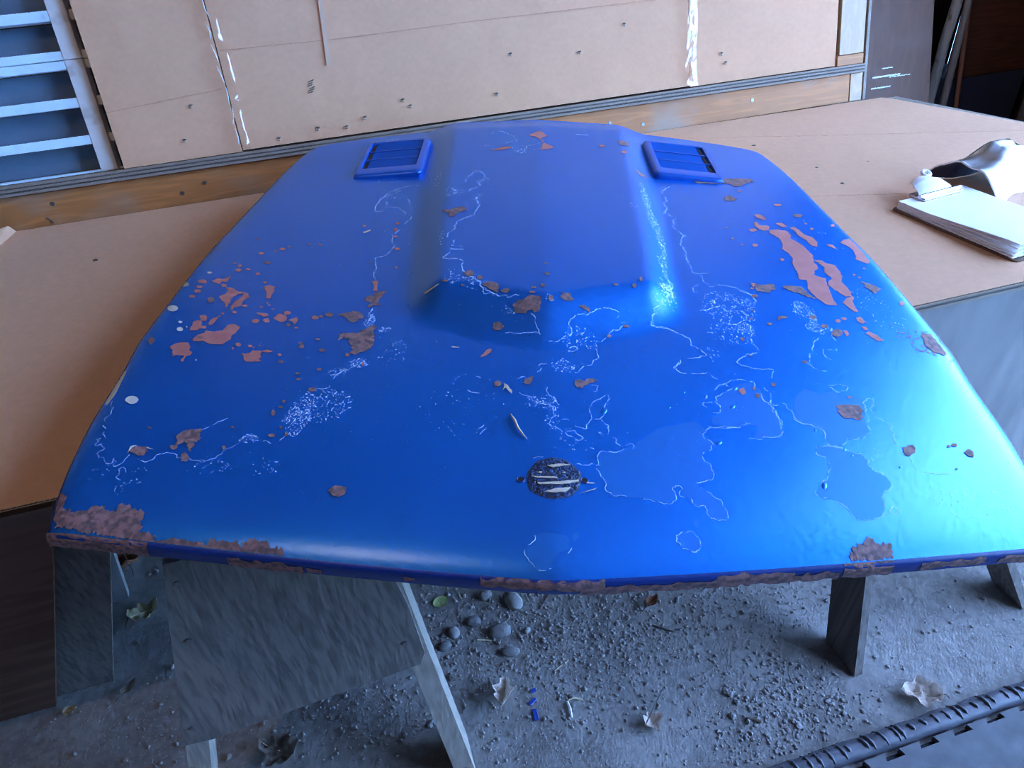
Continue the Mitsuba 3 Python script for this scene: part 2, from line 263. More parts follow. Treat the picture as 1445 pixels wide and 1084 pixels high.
# ------------------------------------------------------------------ two white slatted frames, stacked, left of the cardboard
def slatted(s_rows, s_bot, s_top, label):
    t = thing('slatted_frame', label, 'slatted frame'); D0, D1 = -0.095, -0.047
    add('stile', wbox(-0.606, -0.560, s_bot, s_top, D0, D1 + .004), 'm_white', t)
    add('stile', wbox(-1.60, -1.54, s_bot, s_top, D0, D1 + .004), 'm_white', t)
    add('stile', wbox(-0.30, -0.25, s_bot, s_top, D0, D1 + .004), 'm_white', t)
    for a, b in s_rows:
        add('slat', xf(hull8([(x, q, dd) for x in (-1.54, -.607) for q, dd in ((a, D1 + .002), (a + .004, D1 + .002), (b, D1 + .002), (a, D0), (b, D0))]), W), 'm_slat', t)
        add('slat', wbox(-0.559, -0.301, a, b, D0 - .01, D1 - .012, .002), 'm_white', t)
    edges = sorted(s_rows)
    for (a0, a1), (b0, b1) in zip(edges[:-1], edges[1:]):
        add('pane', wbox(-1.54, -0.607, a1, b0, D0 - .03, D0 - .025, .0005), 'm_pane', t)
        add('pane', wbox(-0.559, -0.301, a1, b0, D0 - .03, D0 - .025, .0005), 'm_pane', t)
    return t
slatted([(.1255, .131), (.203, .228), (.303, .329), (.402, .4245)], .1255, .4245, 'white slatted frame with dark openings, lower one of the two stacked at the left')
slatted([(.4265, .449), (.523, .549), (.623, .649), (.723, .749)], .4265, .749, 'white slatted frame with dark openings, upper one of the two stacked at the left')
k = tube([(-0.765, 2.262, BZ + .004), (-0.768, 2.235, BZ + .03)], [.0022, .0022], 8); add('nail', cat([k, xf(trimesh.creation.cylinder(.005, .002, sections=10), trimesh.transformations.translation_matrix([-0.768, 2.234, BZ + .031]))]), 'm_nail', label='bent nail standing at the foot of the brown back board', cat='nail')

# ------------------------------------------------------------------ dark corner behind the bench
def lbox(x0, x1, s0, s1, d0, d1): return wbox(x0, x1, s0, s1, d0, d1)
bp = hull8([xyz for y in (0, .018) for xyz in ((2.02, 2.36 + y, 0.0), (2.571, 2.36 + y, 0.0), (1.96, 2.62 + y, 1.6), (2.37, 2.62 + y, 1.6))])
add('plywood_sheet', bp, 'm_darkwood_v', label='dark brown plywood sheet standing behind the right end of the bench', cat='plywood')
for q, (x, z, l, h_) in enumerate(((2.20, .74, .13, .006), (2.20, .70, .09, .005), (2.24, .77, .05, .004), (2.28, .735, .10, .003))):
    add('white_scuff', hull8([(x + a, 2.36 + .1625 * (z + b) - .0012 - c, z + b) for a in (0, l) for b in (0, h_) for c in (0, .0012)]), 'm_filler', 'plywood_sheet')
def pole(pts, r, mat, label): add('pole', tube(pts, r, 12), mat, label=label, cat='pole', smooth=50)
pole([(2.701, 2.66, 1.355), (2.702, 2.66, 0.968), (2.693, 2.66, 0.794), (2.687, 2.65, 0.552), (2.681, 2.64, 0.0)], .021, 'm_pole_birch', 'knobbly pale pole in the dark corner, nearest the plywood sheet')
pole([(2.745, 2.67, 1.355), (2.77, 2.65, 0.533), (2.786, 2.63, 0.0)], .015, 'm_pole_grey', 'straight grey pole in the dark corner, middle one of the three')
pole([(2.75, 2.715, 1.355), (2.81, 2.705, 0.944), (2.89, 2.69, 0.498), (2.97, 2.67, 0.0)], .0095, 'm_pole_brown', 'thin reddish brown pole in the dark corner, rightmost of the three')
add('storage_box', cbox((2.86, 2.74, 0.0), (3.30, 3.0, .600), .004), 'm_bluebox', label='dark blue box low in the dark corner at the right edge', cat='box')
add('wall_panelling', cbox((2.86, 2.745, .602), (3.30, 2.77, 1.85), .003), 'm_darkwood', label='dark brown wood panel in the corner at the top right, standing on the dark box', cat='wooden panel')

# ------------------------------------------------------------------ bench: plywood top on two sawhorses, cardboard on it
t = thing('bench_top', 'grey layered plywood bench top, its edge showing below the right cardboard', 'bench top')
TOPX = [(-1.45, 1.035), (.85, 1.035), (.87, .995), (1.9, .995), (2.42, .995), (2.42, 1.2), (2.11, 2.235), (-1.45, 2.235)]
for i, (a, b, mt) in enumerate(((.706, .714, 'm_ply_a'), (.714, .719, 'm_ply_b'), (.719, .727, 'm_ply_a'), (.727, .731, 'm_ply_b'), (.731, .7385, 'm_ply_a'))):
    P = Polygon(TOPX).buffer(-0.002 * (i % 2), join_style='mitre'); add('plywood_layer', slab(P, a, b), mt, t)
def lying_sheet(poly, label, z=.739):
    t = thing('cardboard_sheet', label, 'cardboard sheet'); P = Polygon(poly)
    add('liner', slab(P, z + .0042, z + .005), 'm_kraft', t)
    fl = P.buffer(-.001, join_style='mitre'); add('core', slab(fl, z + .0008, z + .0042), 'm_kraft_dark', t, label='dark corrugated core'); add('liner', slab(P, z, z + .0008), 'm_kraft', t)
    # rows of flutes showing along the front edge
    x0, x1 = poly[0][0], poly[1][0]; n = int((min(x1, 2.3) - max(x0, -.7)) / .008)
    if z < .745: 
        fm = cat([hull8([(x, poly[0][1] - .0003, z + .001), (x + .001, poly[0][1] - .0003, z + .001), (x + .004, poly[0][1] - .0003, z + .0042), (x + .005, poly[0][1] - .0003, z + .0042), (x, poly[0][1] + .002, z + .001), (x + .005, poly[0][1] + .002, z + .0042)]) for x in np.linspace(max(x0, -.7), min(x1, 2.3) - .01, n)])
        add('flute_edge', fm, 'm_kraft', t, kind='stuff')
    return t
cs = lying_sheet([(-1.4, .984), (.47, .984), (.47, 2.245), (-.862, 2.245), (-.884, 2.215), (-.905, 2.02), (-1.4, 1.95)], 'large brown cardboard sheet covering the left half of the bench under the hood')
add('bent_corner', hull8([(-.862, 2.243, .7442), (-.884, 2.214, .7442), (-.905, 2.02, .7442), (-.925, 2.02, .768), (-.900, 2.19, .772), (-.872, 2.235, .766), (-.9, 2.2, .769)]), 'm_kraft', cs, label='bent up corner')
cs2 = lying_sheet([(.474, .978), (1.9, .972), (2.44, .972), (2.44, 1.2), (2.217, 1.786), (2.06, 2.205), (2.04, 2.232), (1.2, 2.245), (.474, 2.245)], 'bright cardboard sheet covering the right end of the bench under the clipboard')
for pts in ([(1.26, 2.1), (2.4, 1.62)], [(1.05, 1.62), (2.3, 1.15)]):
    add('fold_line', slab(LineString(pts).buffer(.0012), .744, .7444), 'm_crease', cs2)
def mark(x, y, r, parent, mt='m_kraft_dark'):
    a = RNG.uniform(0, 6.28, 6); a.sort(); add('pit', slab(Polygon([(x + r * math.cos(q) * random.uniform(.7, 1.3), y + r * math.sin(q) * random.uniform(.7, 1.3)) for q in np.linspace(0, 5.5, 7)]), .744, .7446), mt, parent)
for x, y, r in ((1.35, 1.97, .006), (1.40, 1.72, .004), (1.385, 1.585, .006), (1.56, 1.70, .003)): mark(x, y, r, cs2)
mark(-.60, 1.93, .006, cs); mark(-.36, 1.28, .003, cs); mark(-.31, 1.50, .003, cs)
add('front_panel', hull8([xyz for y in (1.005, 1.021) for xyz in ((1.135, y + .02, .0), (2.2, y + .02, .0), (1.135, y, .703), (2.2, y, .703))]), 'm_greypanel', label='weathered grey plywood panel under the right end of the bench', cat='panel')
def lean_board(name, pts, th, mt, label, c='board'):
    pts = np.array(pts, float); n = np.cross(pts[1] - pts[0], pts[2] - pts[0]); n /= np.linalg.norm(n); n *= -np.sign(n[1]) * -1
    return add(name, hull8(np.vstack([pts, pts + n * th])), mt, label=label, cat=c)
lean_board('board', [(-.535, 1.020, .700), (-.842, 1.176, .0), (-1.42, 1.176, .0), (-1.42, 1.020, .700)], .018, 'm_brownboard', 'dark reddish brown board leaning under the bench at the left edge')
lean_board('board', [(-.455, 1.062, .700), (-.722, 1.203, .0), (-.95, 1.203, .0), (-.73, 1.062, .700)], .018, 'm_greywood', 'grey brown board leaning behind the dark brown board at the left')
lean_board('board', [(-.56, 1.27, .700), (-.719, 1.452, .0), (-.80, 1.452, .0), (-.66, 1.27, .700)], .020, 'm_greypanel', 'small blue grey board end seen behind the grey brown board')

def leg(t, foot, y0, y1, sx, lean, th, ztop, mat='m_palewood'):
    """A plank leg: foot x of its outer face, y0..y1 on the floor, sx and lean its slopes, th its signed thickness."""
    add('leg', trimesh.convex.convex_hull(np.array([(foot + sx * z + dx, y + lean * z, z) for z in (.004, ztop) for dx in (0, th) for y in (y0, y1)] + [(foot + dx * .5, y, -.001) for dx in (th,) for y in (y0 + .01, y1 - .01)])), mat, t)
t = thing('sawhorse', 'wooden sawhorse with a grey plywood gusset under the left front of the hood', 'sawhorse')
add('beam', cbox((-.235, .93, .612), (-.150, 1.75, .703), .004), 'm_greywood', t)
leg(t, .050, .714, .806, -.115, .18, -.038, .690); leg(t, -.497, .714, .806, .22, .18, .038, .690)
leg(t, .05, 1.90, 1.99, -.2, -.18, -.038, .60); leg(t, -.45, 1.90, 1.99, .2, -.18, .038, .60)
P = []
for x, z in [(-.345, .698), (-.050, .698), (-.010, .500), (.000, .385), (-.012, .362), (-.20, .352), (-.375, .333), (-.424, .337)]:
    yb = .714 + .18 * z; P += [(x, yb - .0135, z), (x, yb - .0005, z)]
add('gusset', hull8(P), 'm_greywood', t, label='weathered grey plywood gusset')
for (x, z) in ((-.335, .66), (-.352, .55), (-.40, .37), (-.09, .62), (-.03, .42)):
    k = trimesh.creation.cylinder(.005, .002, sections=10); k.apply_transform(trimesh.transformations.rotation_matrix(math.pi / 2, [1, 0, 0])); k.apply_translation([x, .714 + .18 * z - .0145, z]); add('nail_head', k, 'm_nail', t)
t = thing('sawhorse', 'wooden sawhorse with thin upright grey legs under the right front of the hood', 'sawhorse')
add('beam', cbox((1.015, 1.075, .612), (1.105, 1.80, .703), .004), 'm_greywood', t)
leg(t, .904, .659, .759, .13, .35, .020, .690, 'm_greywood'); leg(t, 1.411, .680, .770, -.41, .35, -.022, .690, 'm_greywood')
leg(t, .90, 1.95, 2.04, .2, -.18, .03, .60); leg(t, 1.22, 1.95, 2.04, -.2, -.18, -.03, .60)

# ------------------------------------------------------------------ clipboard and chrome shroud on the right cardboard
Z0 = .7442
CB = frame((1.378, 1.385, Z0), *(lambda a: (np.array([math.cos(a), math.sin(a), 0]), np.array([-math.sin(a), math.cos(a), 0])))(math.radians(6)), (0, 0, 1))
t = thing('clipboard', 'brown clipboard holding a thick pile of white papers on the right cardboard', 'clipboard')
add('backing_board', xf(slab(Polygon([(0, 0), (.235, 0), (.235, -.345), (0, -.345)]).buffer(-.012).buffer(.012), .0, .004), CB), 'm_clipboard', t)
for i in range(7):
    a = math.radians(random.uniform(-2.2, 2.2)); z = .0045 + i * .0029; n = 12; V = []
    Xs, Ys = np.meshgrid(np.linspace(.010, .225, n), np.linspace(-.335, -.008, 16), indexing='ij')
    far = np.clip((-Ys - .10) / .2, 0, 1); Zs = z + far * (.004 + .0025 * i) * (0.4 + 0.6 * np.cos(Xs * 9 + i)) * .8 + .0004
    Xr, Yr = Xs * math.cos(a) - Ys * math.sin(a), Xs * math.sin(a) + Ys * math.cos(a); N = n * 16; I = np.arange(N).reshape(n, 16)
    Fa = np.concatenate([np.stack([I[:-1, :-1], I[1:, :-1], I[1:, 1:]], -1).reshape(-1, 3), np.stack([I[:-1, :-1], I[1:, 1:], I[:-1, 1:]], -1).reshape(-1, 3)])
    V = np.concatenate([np.stack([Xr, Yr, Zs + .0014], -1).reshape(-1, 3), np.stack([Xr, Yr, Zs - .0009], -1).reshape(-1, 3)]); rim = np.concatenate([I[:, 0], I[-1, 1:], I[-2::-1, -1], I[0, -2:0:-1]]); r2 = np.roll(rim, -1)
    add('paper', xf(trimesh.Trimesh(V, np.vstack([Fa, Fa[:, ::-1] + N, np.stack([rim, rim + N, r2 + N], -1), np.stack([rim, r2 + N, r2], -1)]), process=False), CB), 'm_paper', t)
cl_ = xf(cat([cbox((.055, -.045, .024), (.185, .004, .031), .002), cbox((.060, -.004, .006), (.180, .002, .030), .0015), tube([(.052, -.03, .032), (.188, -.03, .032)], .006, 12)]), CB)
add('clip', cl_, 'm_chrome', t, label='chrome spring clip')
lev = [(.060 + .06 * (1 - math.cos(q)) , 0, 0) for q in np.linspace(0, math.pi, 9)]
prof = [(-.03, .034), (-.012, .048), (.010, .056), (.034, .054)]; V, Fq = [], []
for k, (y, z) in enumerate(prof):
    for j, x in enumerate(np.linspace(-1, 1, 9)): V.append((.12 + x * (.060 - .006 * k - .010 * (k == 3)), y, z - .012 * abs(x) ** 2.2))
for k in range(3):
    for j in range(8): a = k * 9 + j; Fq += [[a, a + 1, a + 10], [a, a + 10, a + 9]]
lm = trimesh.Trimesh(V, Fq, process=False); l2 = lm.copy(); l2.apply_translation([0, 0, -.0015])
add('clip_lever', xf(cat([lm, trimesh.Trimesh(l2.vertices, l2.faces[:, ::-1], process=False)]), CB), 'm_paper', t, label='pale lever of the clip')
ring = trimesh.creation.torus(.0105, .0042, major_sections=24, minor_sections=10); ring.apply_transform(trimesh.transformations.rotation_matrix(.35, [1, 0, 0])); ring.apply_translation([.150, .046, .052]); add('hanging_ring', xf(ring, CB), 'm_paper', t)
# shroud: lofted arches from the dark mouth (towards the clip) over the hump to the flared skirt
arches = [((1.600, 1.530), (1.640, 1.315), .066), ((1.625, 1.520), (1.668, 1.315), .074), ((1.650, 1.500), (1.690, 1.330), .088), ((1.668, 1.492), (1.715, 1.340), .112), ((1.72, 1.490), (1.765, 1.345), .112), ((1.765, 1.50), (1.80, 1.340), .062), ((1.82, 1.52), (1.85, 1.33), .030)]
t = thing('metal_shroud', 'bright crumpled metal shroud with a dark open mouth behind the clipboard', 'metal shroud'); V, Fq, n = [], [], 17
for (a, b, h) in arches:
    for q in np.linspace(0, 1, n):
        p = np.array(a) * (1 - q) + np.array(b) * q; s = 1 - abs(2 * q - 1) ** 2.6; V.append((p[0], p[1], Z0 + .0015 + h * s + .004 * math.sin(q * 19) * s))
for k in range(len(arches) - 1):
    for j in range(n - 1): a = k * n + j; Fq += [[a, a + 1, a + n + 1], [a, a + n + 1, a + n]]
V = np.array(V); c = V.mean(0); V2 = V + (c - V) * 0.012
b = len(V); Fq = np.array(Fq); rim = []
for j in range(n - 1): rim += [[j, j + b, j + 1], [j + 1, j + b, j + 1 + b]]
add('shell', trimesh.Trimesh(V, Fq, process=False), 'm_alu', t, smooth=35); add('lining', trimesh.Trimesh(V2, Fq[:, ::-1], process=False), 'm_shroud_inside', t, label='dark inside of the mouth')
add('rolled_rim', tube(V[:n], .0028, 8), 'm_alu', t)
add('flange', slab(Polygon([(1.71, 1.345), (1.90, 1.33), (1.93, 1.50), (1.80, 1.51), (1.82, 1.37), (1.75, 1.36)]), Z0, Z0 + .003), 'm_alu', t)

# ------------------------------------------------------------------ the hood
HR = Rn.from_rotvec([.036, .061, -.304]).as_matrix(); HT = np.array([.201, .623, .820])
HK = .965                                              # size of the hood; it rests a little above the cardboard
HM = np.eye(4); HM[:3, :3] = HR * HK; HM[:3, 3] = EYE + HK * (HT - EYE)
WV = np.array([-.12, 0, .12, .23, .35, .46, .585, .80, .90, 1.08, 1.25, 1.36, 1.42, 1.60]); WW = np.array([.640, .672, .701, .722, .734, .745, .744, .738, .728, .711, .694, .676, .660, .60])
from scipy.interpolate import PchipInterpolator
_w = PchipInterpolator(WV, WW)
def hood_w(v): return _w(np.clip(v, -.12, 1.6))
def v_front(u): a = np.abs(u); return -.104 + .105 * np.sqrt(a * a + .0004) - .0021 + .04 * a * a
def v_rear(u): a = np.abs(u); return 1.535 - .10 * a * a - .33 * np.clip(a - .30, 0, 1) ** 1.4
def sst(a, b, x): q = np.clip((x - a) / (b - a), 0, 1); return q * q * (3 - 2 * q)
def hood_z(u, v):
    u = np.asarray(u, float); v = np.asarray(v, float); a = np.abs(u); w = hood_w(v); r = np.clip(a / w, 0, 1.02)
    k = sst(-.05, .35, v)
    z = .016 - .042 * (np.sqrt(a * a + .00003) - .0055) - (.006 + .012 * k - .010 * np.clip(v / 1.4, 0, 1)) * r ** 3.2
    es = np.clip(w - a, 0, 1); z = z - (.004 + .009 * k) * np.exp(-es / .014)
    ef = np.clip(v - v_front(u), 0, 2); z = z - (1 - .35 * r * r) * (.008 * np.exp(-ef / .016) + .017 * np.exp(-ef / .075))
    ut = np.interp(v, [.5, .75, 1.04, 1.3, 1.5], [.186, .202, .214, .220, .232]); uf = np.interp(v, [.45, .6, .82, 1.05, 1.33, 1.5], [.262, .270, .290, .304, .316, .336])
    side = 1 - sst(0, 1, (a - ut) / (uf - ut))
    vt = np.interp(a, [0, .02, .10, .19], [.478, .482, .513, .542]); vf = np.interp(a, [0, .02, .11, .16, .27], [.345, .347, .374, .40, .45])
    fr = np.clip((v - vf) / (vt - vf), 0, 1); fr = fr * fr * (3 - 2 * fr) * .7 + .3 * fr
    z = z + .034 * side * fr * (1 - .35 * sst(1.38, 1.54, v))
    return z - .010 * sst(1.40, 1.54, v)
def hood_pt(u, v, lift=0.0):
    u = np.asarray(u, float); v = np.asarray(v, float); return np.stack([u, v, hood_z(u, v) + lift], -1)
hood = thing('car_hood', 'large weathered blue car hood with rust and peeling paint lying across the bench', 'car hood')
NS, NT = 201, 241
s = np.linspace(-1, 1, NS); s = s * (1 - .10) + .10 * np.sign(s) * np.abs(s) ** .5 if False else np.sin(s * math.pi / 2) * .35 + s * .65
tt = np.linspace(0, 1, NT); tt = tt * .7 + .3 * (0.5 - 0.5 * np.cos(tt * math.pi))
U = np.zeros((NS, NT)); Vv = np.zeros((NS, NT))
for k in range(3):
    vguess = tt[None, :] * 1.5 if k == 0 else Vv
    U = s[:, None] * hood_w(vguess); Vv = v_front(U) + tt[None, :] * (v_rear(U) - v_front(U))
TOP = hood_pt(U, Vv)
I = np.arange(NS * NT).reshape(NS, NT)
Fa = np.concatenate([np.stack([I[:-1, :-1], I[1:, :-1], I[1:, 1:]], -1).reshape(-1, 3), np.stack([I[:-1, :-1], I[1:, 1:], I[:-1, 1:]], -1).reshape(-1, 3)])
add('panel', xf(trimesh.Trimesh(TOP.reshape(-1, 3), Fa, process=False), HM), 'm_paint', hood, smooth=True)
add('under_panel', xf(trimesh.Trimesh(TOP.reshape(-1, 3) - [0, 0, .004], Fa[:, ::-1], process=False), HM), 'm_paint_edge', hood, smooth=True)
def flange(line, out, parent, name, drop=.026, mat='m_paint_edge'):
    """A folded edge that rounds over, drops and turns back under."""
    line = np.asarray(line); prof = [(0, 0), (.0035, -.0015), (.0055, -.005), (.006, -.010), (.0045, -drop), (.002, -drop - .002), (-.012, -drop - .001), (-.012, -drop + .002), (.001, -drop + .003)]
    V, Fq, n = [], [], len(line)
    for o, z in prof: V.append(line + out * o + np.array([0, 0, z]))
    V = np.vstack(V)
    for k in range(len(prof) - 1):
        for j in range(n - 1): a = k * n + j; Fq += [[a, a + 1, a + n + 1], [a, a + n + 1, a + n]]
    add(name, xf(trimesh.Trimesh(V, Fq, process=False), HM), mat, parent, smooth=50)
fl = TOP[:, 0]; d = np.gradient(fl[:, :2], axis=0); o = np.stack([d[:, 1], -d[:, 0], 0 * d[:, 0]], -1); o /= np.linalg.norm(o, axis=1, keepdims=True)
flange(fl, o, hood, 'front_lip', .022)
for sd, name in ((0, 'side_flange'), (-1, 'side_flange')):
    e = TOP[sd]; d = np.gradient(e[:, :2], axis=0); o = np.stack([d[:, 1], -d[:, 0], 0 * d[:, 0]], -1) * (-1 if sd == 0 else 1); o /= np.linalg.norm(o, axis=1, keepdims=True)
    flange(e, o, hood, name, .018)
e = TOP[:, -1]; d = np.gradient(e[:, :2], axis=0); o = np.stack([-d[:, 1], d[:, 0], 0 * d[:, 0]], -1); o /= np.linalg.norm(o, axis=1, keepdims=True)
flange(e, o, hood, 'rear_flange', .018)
# louvred vents
def vent(sg):
    def h(u, v, z): u = np.asarray(u, float) * sg; return np.stack([u, np.asarray(v, float), hood_z(u, v) * 0 + hood_z(sg * .39, 1.27) - .095 * (np.abs(u) - .39) + z], -1)
    u0, u1, v0, v1 = .300, .482, 1.140, 1.392; a0, a1, b0, b1 = .322, .468, 1.186, 1.380
    vk = key_for('louver_vent', hood)
    def ring(u0, u1, v0, v1, r, z):
        P = Polygon([(u0, v0), (u1, v0), (u1, v1), (u0, v1)]).buffer(-r).buffer(r, quad_segs=4) if r else Polygon([(u0, v0), (u1, v0), (u1, v1), (u0, v1)])
        c = np.array([(u0 + u1) / 2, (v0 + v1) / 2]); ang = np.linspace(0, 2 * np.pi, 72, endpoint=False); B = P.exterior; out = []
        pts = np.array([B.interpolate(q, normalized=True).coords[0] for q in np.linspace(0, 1, 400)]); pa = np.arctan2((pts[:, 1] - c[1]) / (v1 - v0), (pts[:, 0] - c[0]) / (u1 - u0)) % (2 * np.pi)
        for q in ang: out.append(pts[np.argmin(np.abs((pa - q + np.pi) % (2 * np.pi) - np.pi))])
        out = np.array(out); return h(out[:, 0], out[:, 1], z)
    R = [ring(u0, u1, v0, v1, .010, -.012), ring(u0, u1, v0, v1, .010, .005), ring(u0 + .002, u1 - .002, v0 + .002, v1 - .002, .010, .0095), ring(u0 + .007, u1 - .005, v0 + .008, v1 - .004, .009, .0135), ring(a0 - .002, a1 + .002, b0 - .003, b1 + .002, .005, .0135), ring(a0, a1, b0, b1, .004, .0115), ring(a0, a1, b0, b1, .004, -.004)]
    V = np.vstack(R); Fq = []
    for k in range(len(R) - 1):
        for j in range(72): a, b = k * 72 + j, k * 72 + (j + 1) % 72; Fq += [[a, b, b + 72], [a, b + 72, a + 72]]
    scene[vk] = mikit.ply(xf(trimesh.Trimesh(V, Fq, process=False), HM), 'm_vent', 38); tag(vk, 'louvred vent beside the raised centre, at the %s corner' % ('left' if sg < 0 else 'right'))
    fm = h([a0, a1, a1, a0], [b0, b0, b1, b1], .0005); add('tray_floor', xf(trimesh.Trimesh(fm, [[0, 1, 2], [0, 2, 3]], process=False), HM), 'm_hole', vk)
    n = 16
    for i in range(n):
        v = b0 + (i + .35) * (b1 - b0) / n; dv = (b1 - b0) / n * .95
        P = np.concatenate([h([a0 + .002, a1 - .016, a1 - .016, a0 + .002], [v, v, v + dv * .60, v + dv * .60], q) for q in (0,)])
        P[:2, 2] += .0045; P[2:, 2] += .0115
        add('slat', xf(trimesh.convex.convex_hull(np.vstack([P, P - [0, 0, .0016]])), HM), 'm_vent', vk)
    for i in range(3):
        q0 = b0 + .004 + i * (b1 - b0) / 3; q1 = q0 + (b1 - b0) / 3 - .009
        add('side_slot', xf(trimesh.convex.convex_hull(np.vstack([h([a1 - .0125, a1 - .004, a1 - .004, a1 - .0125], [q0, q0, q1, q1], z) for z in (.006, .0085)])), HM), 'm_hole', vk)
        if i: add('divider', xf(trimesh.convex.convex_hull(np.vstack([h([a0, a1, a1, a0], [q0 - .0065, q0 - .0065, q0 - .0035, q0 - .0035], z) for z in (.004, .0122)])), HM), 'm_vent', vk)
    add('outer_rail', xf(trimesh.convex.convex_hull(np.vstack([h([a1 - .016, a1 + .001, a1 + .001, a1 - .016], [b0, b0, b1, b1], z) for z in (.0, .0058)])), HM), 'm_vent', vk)
vent(-1); vent(1)

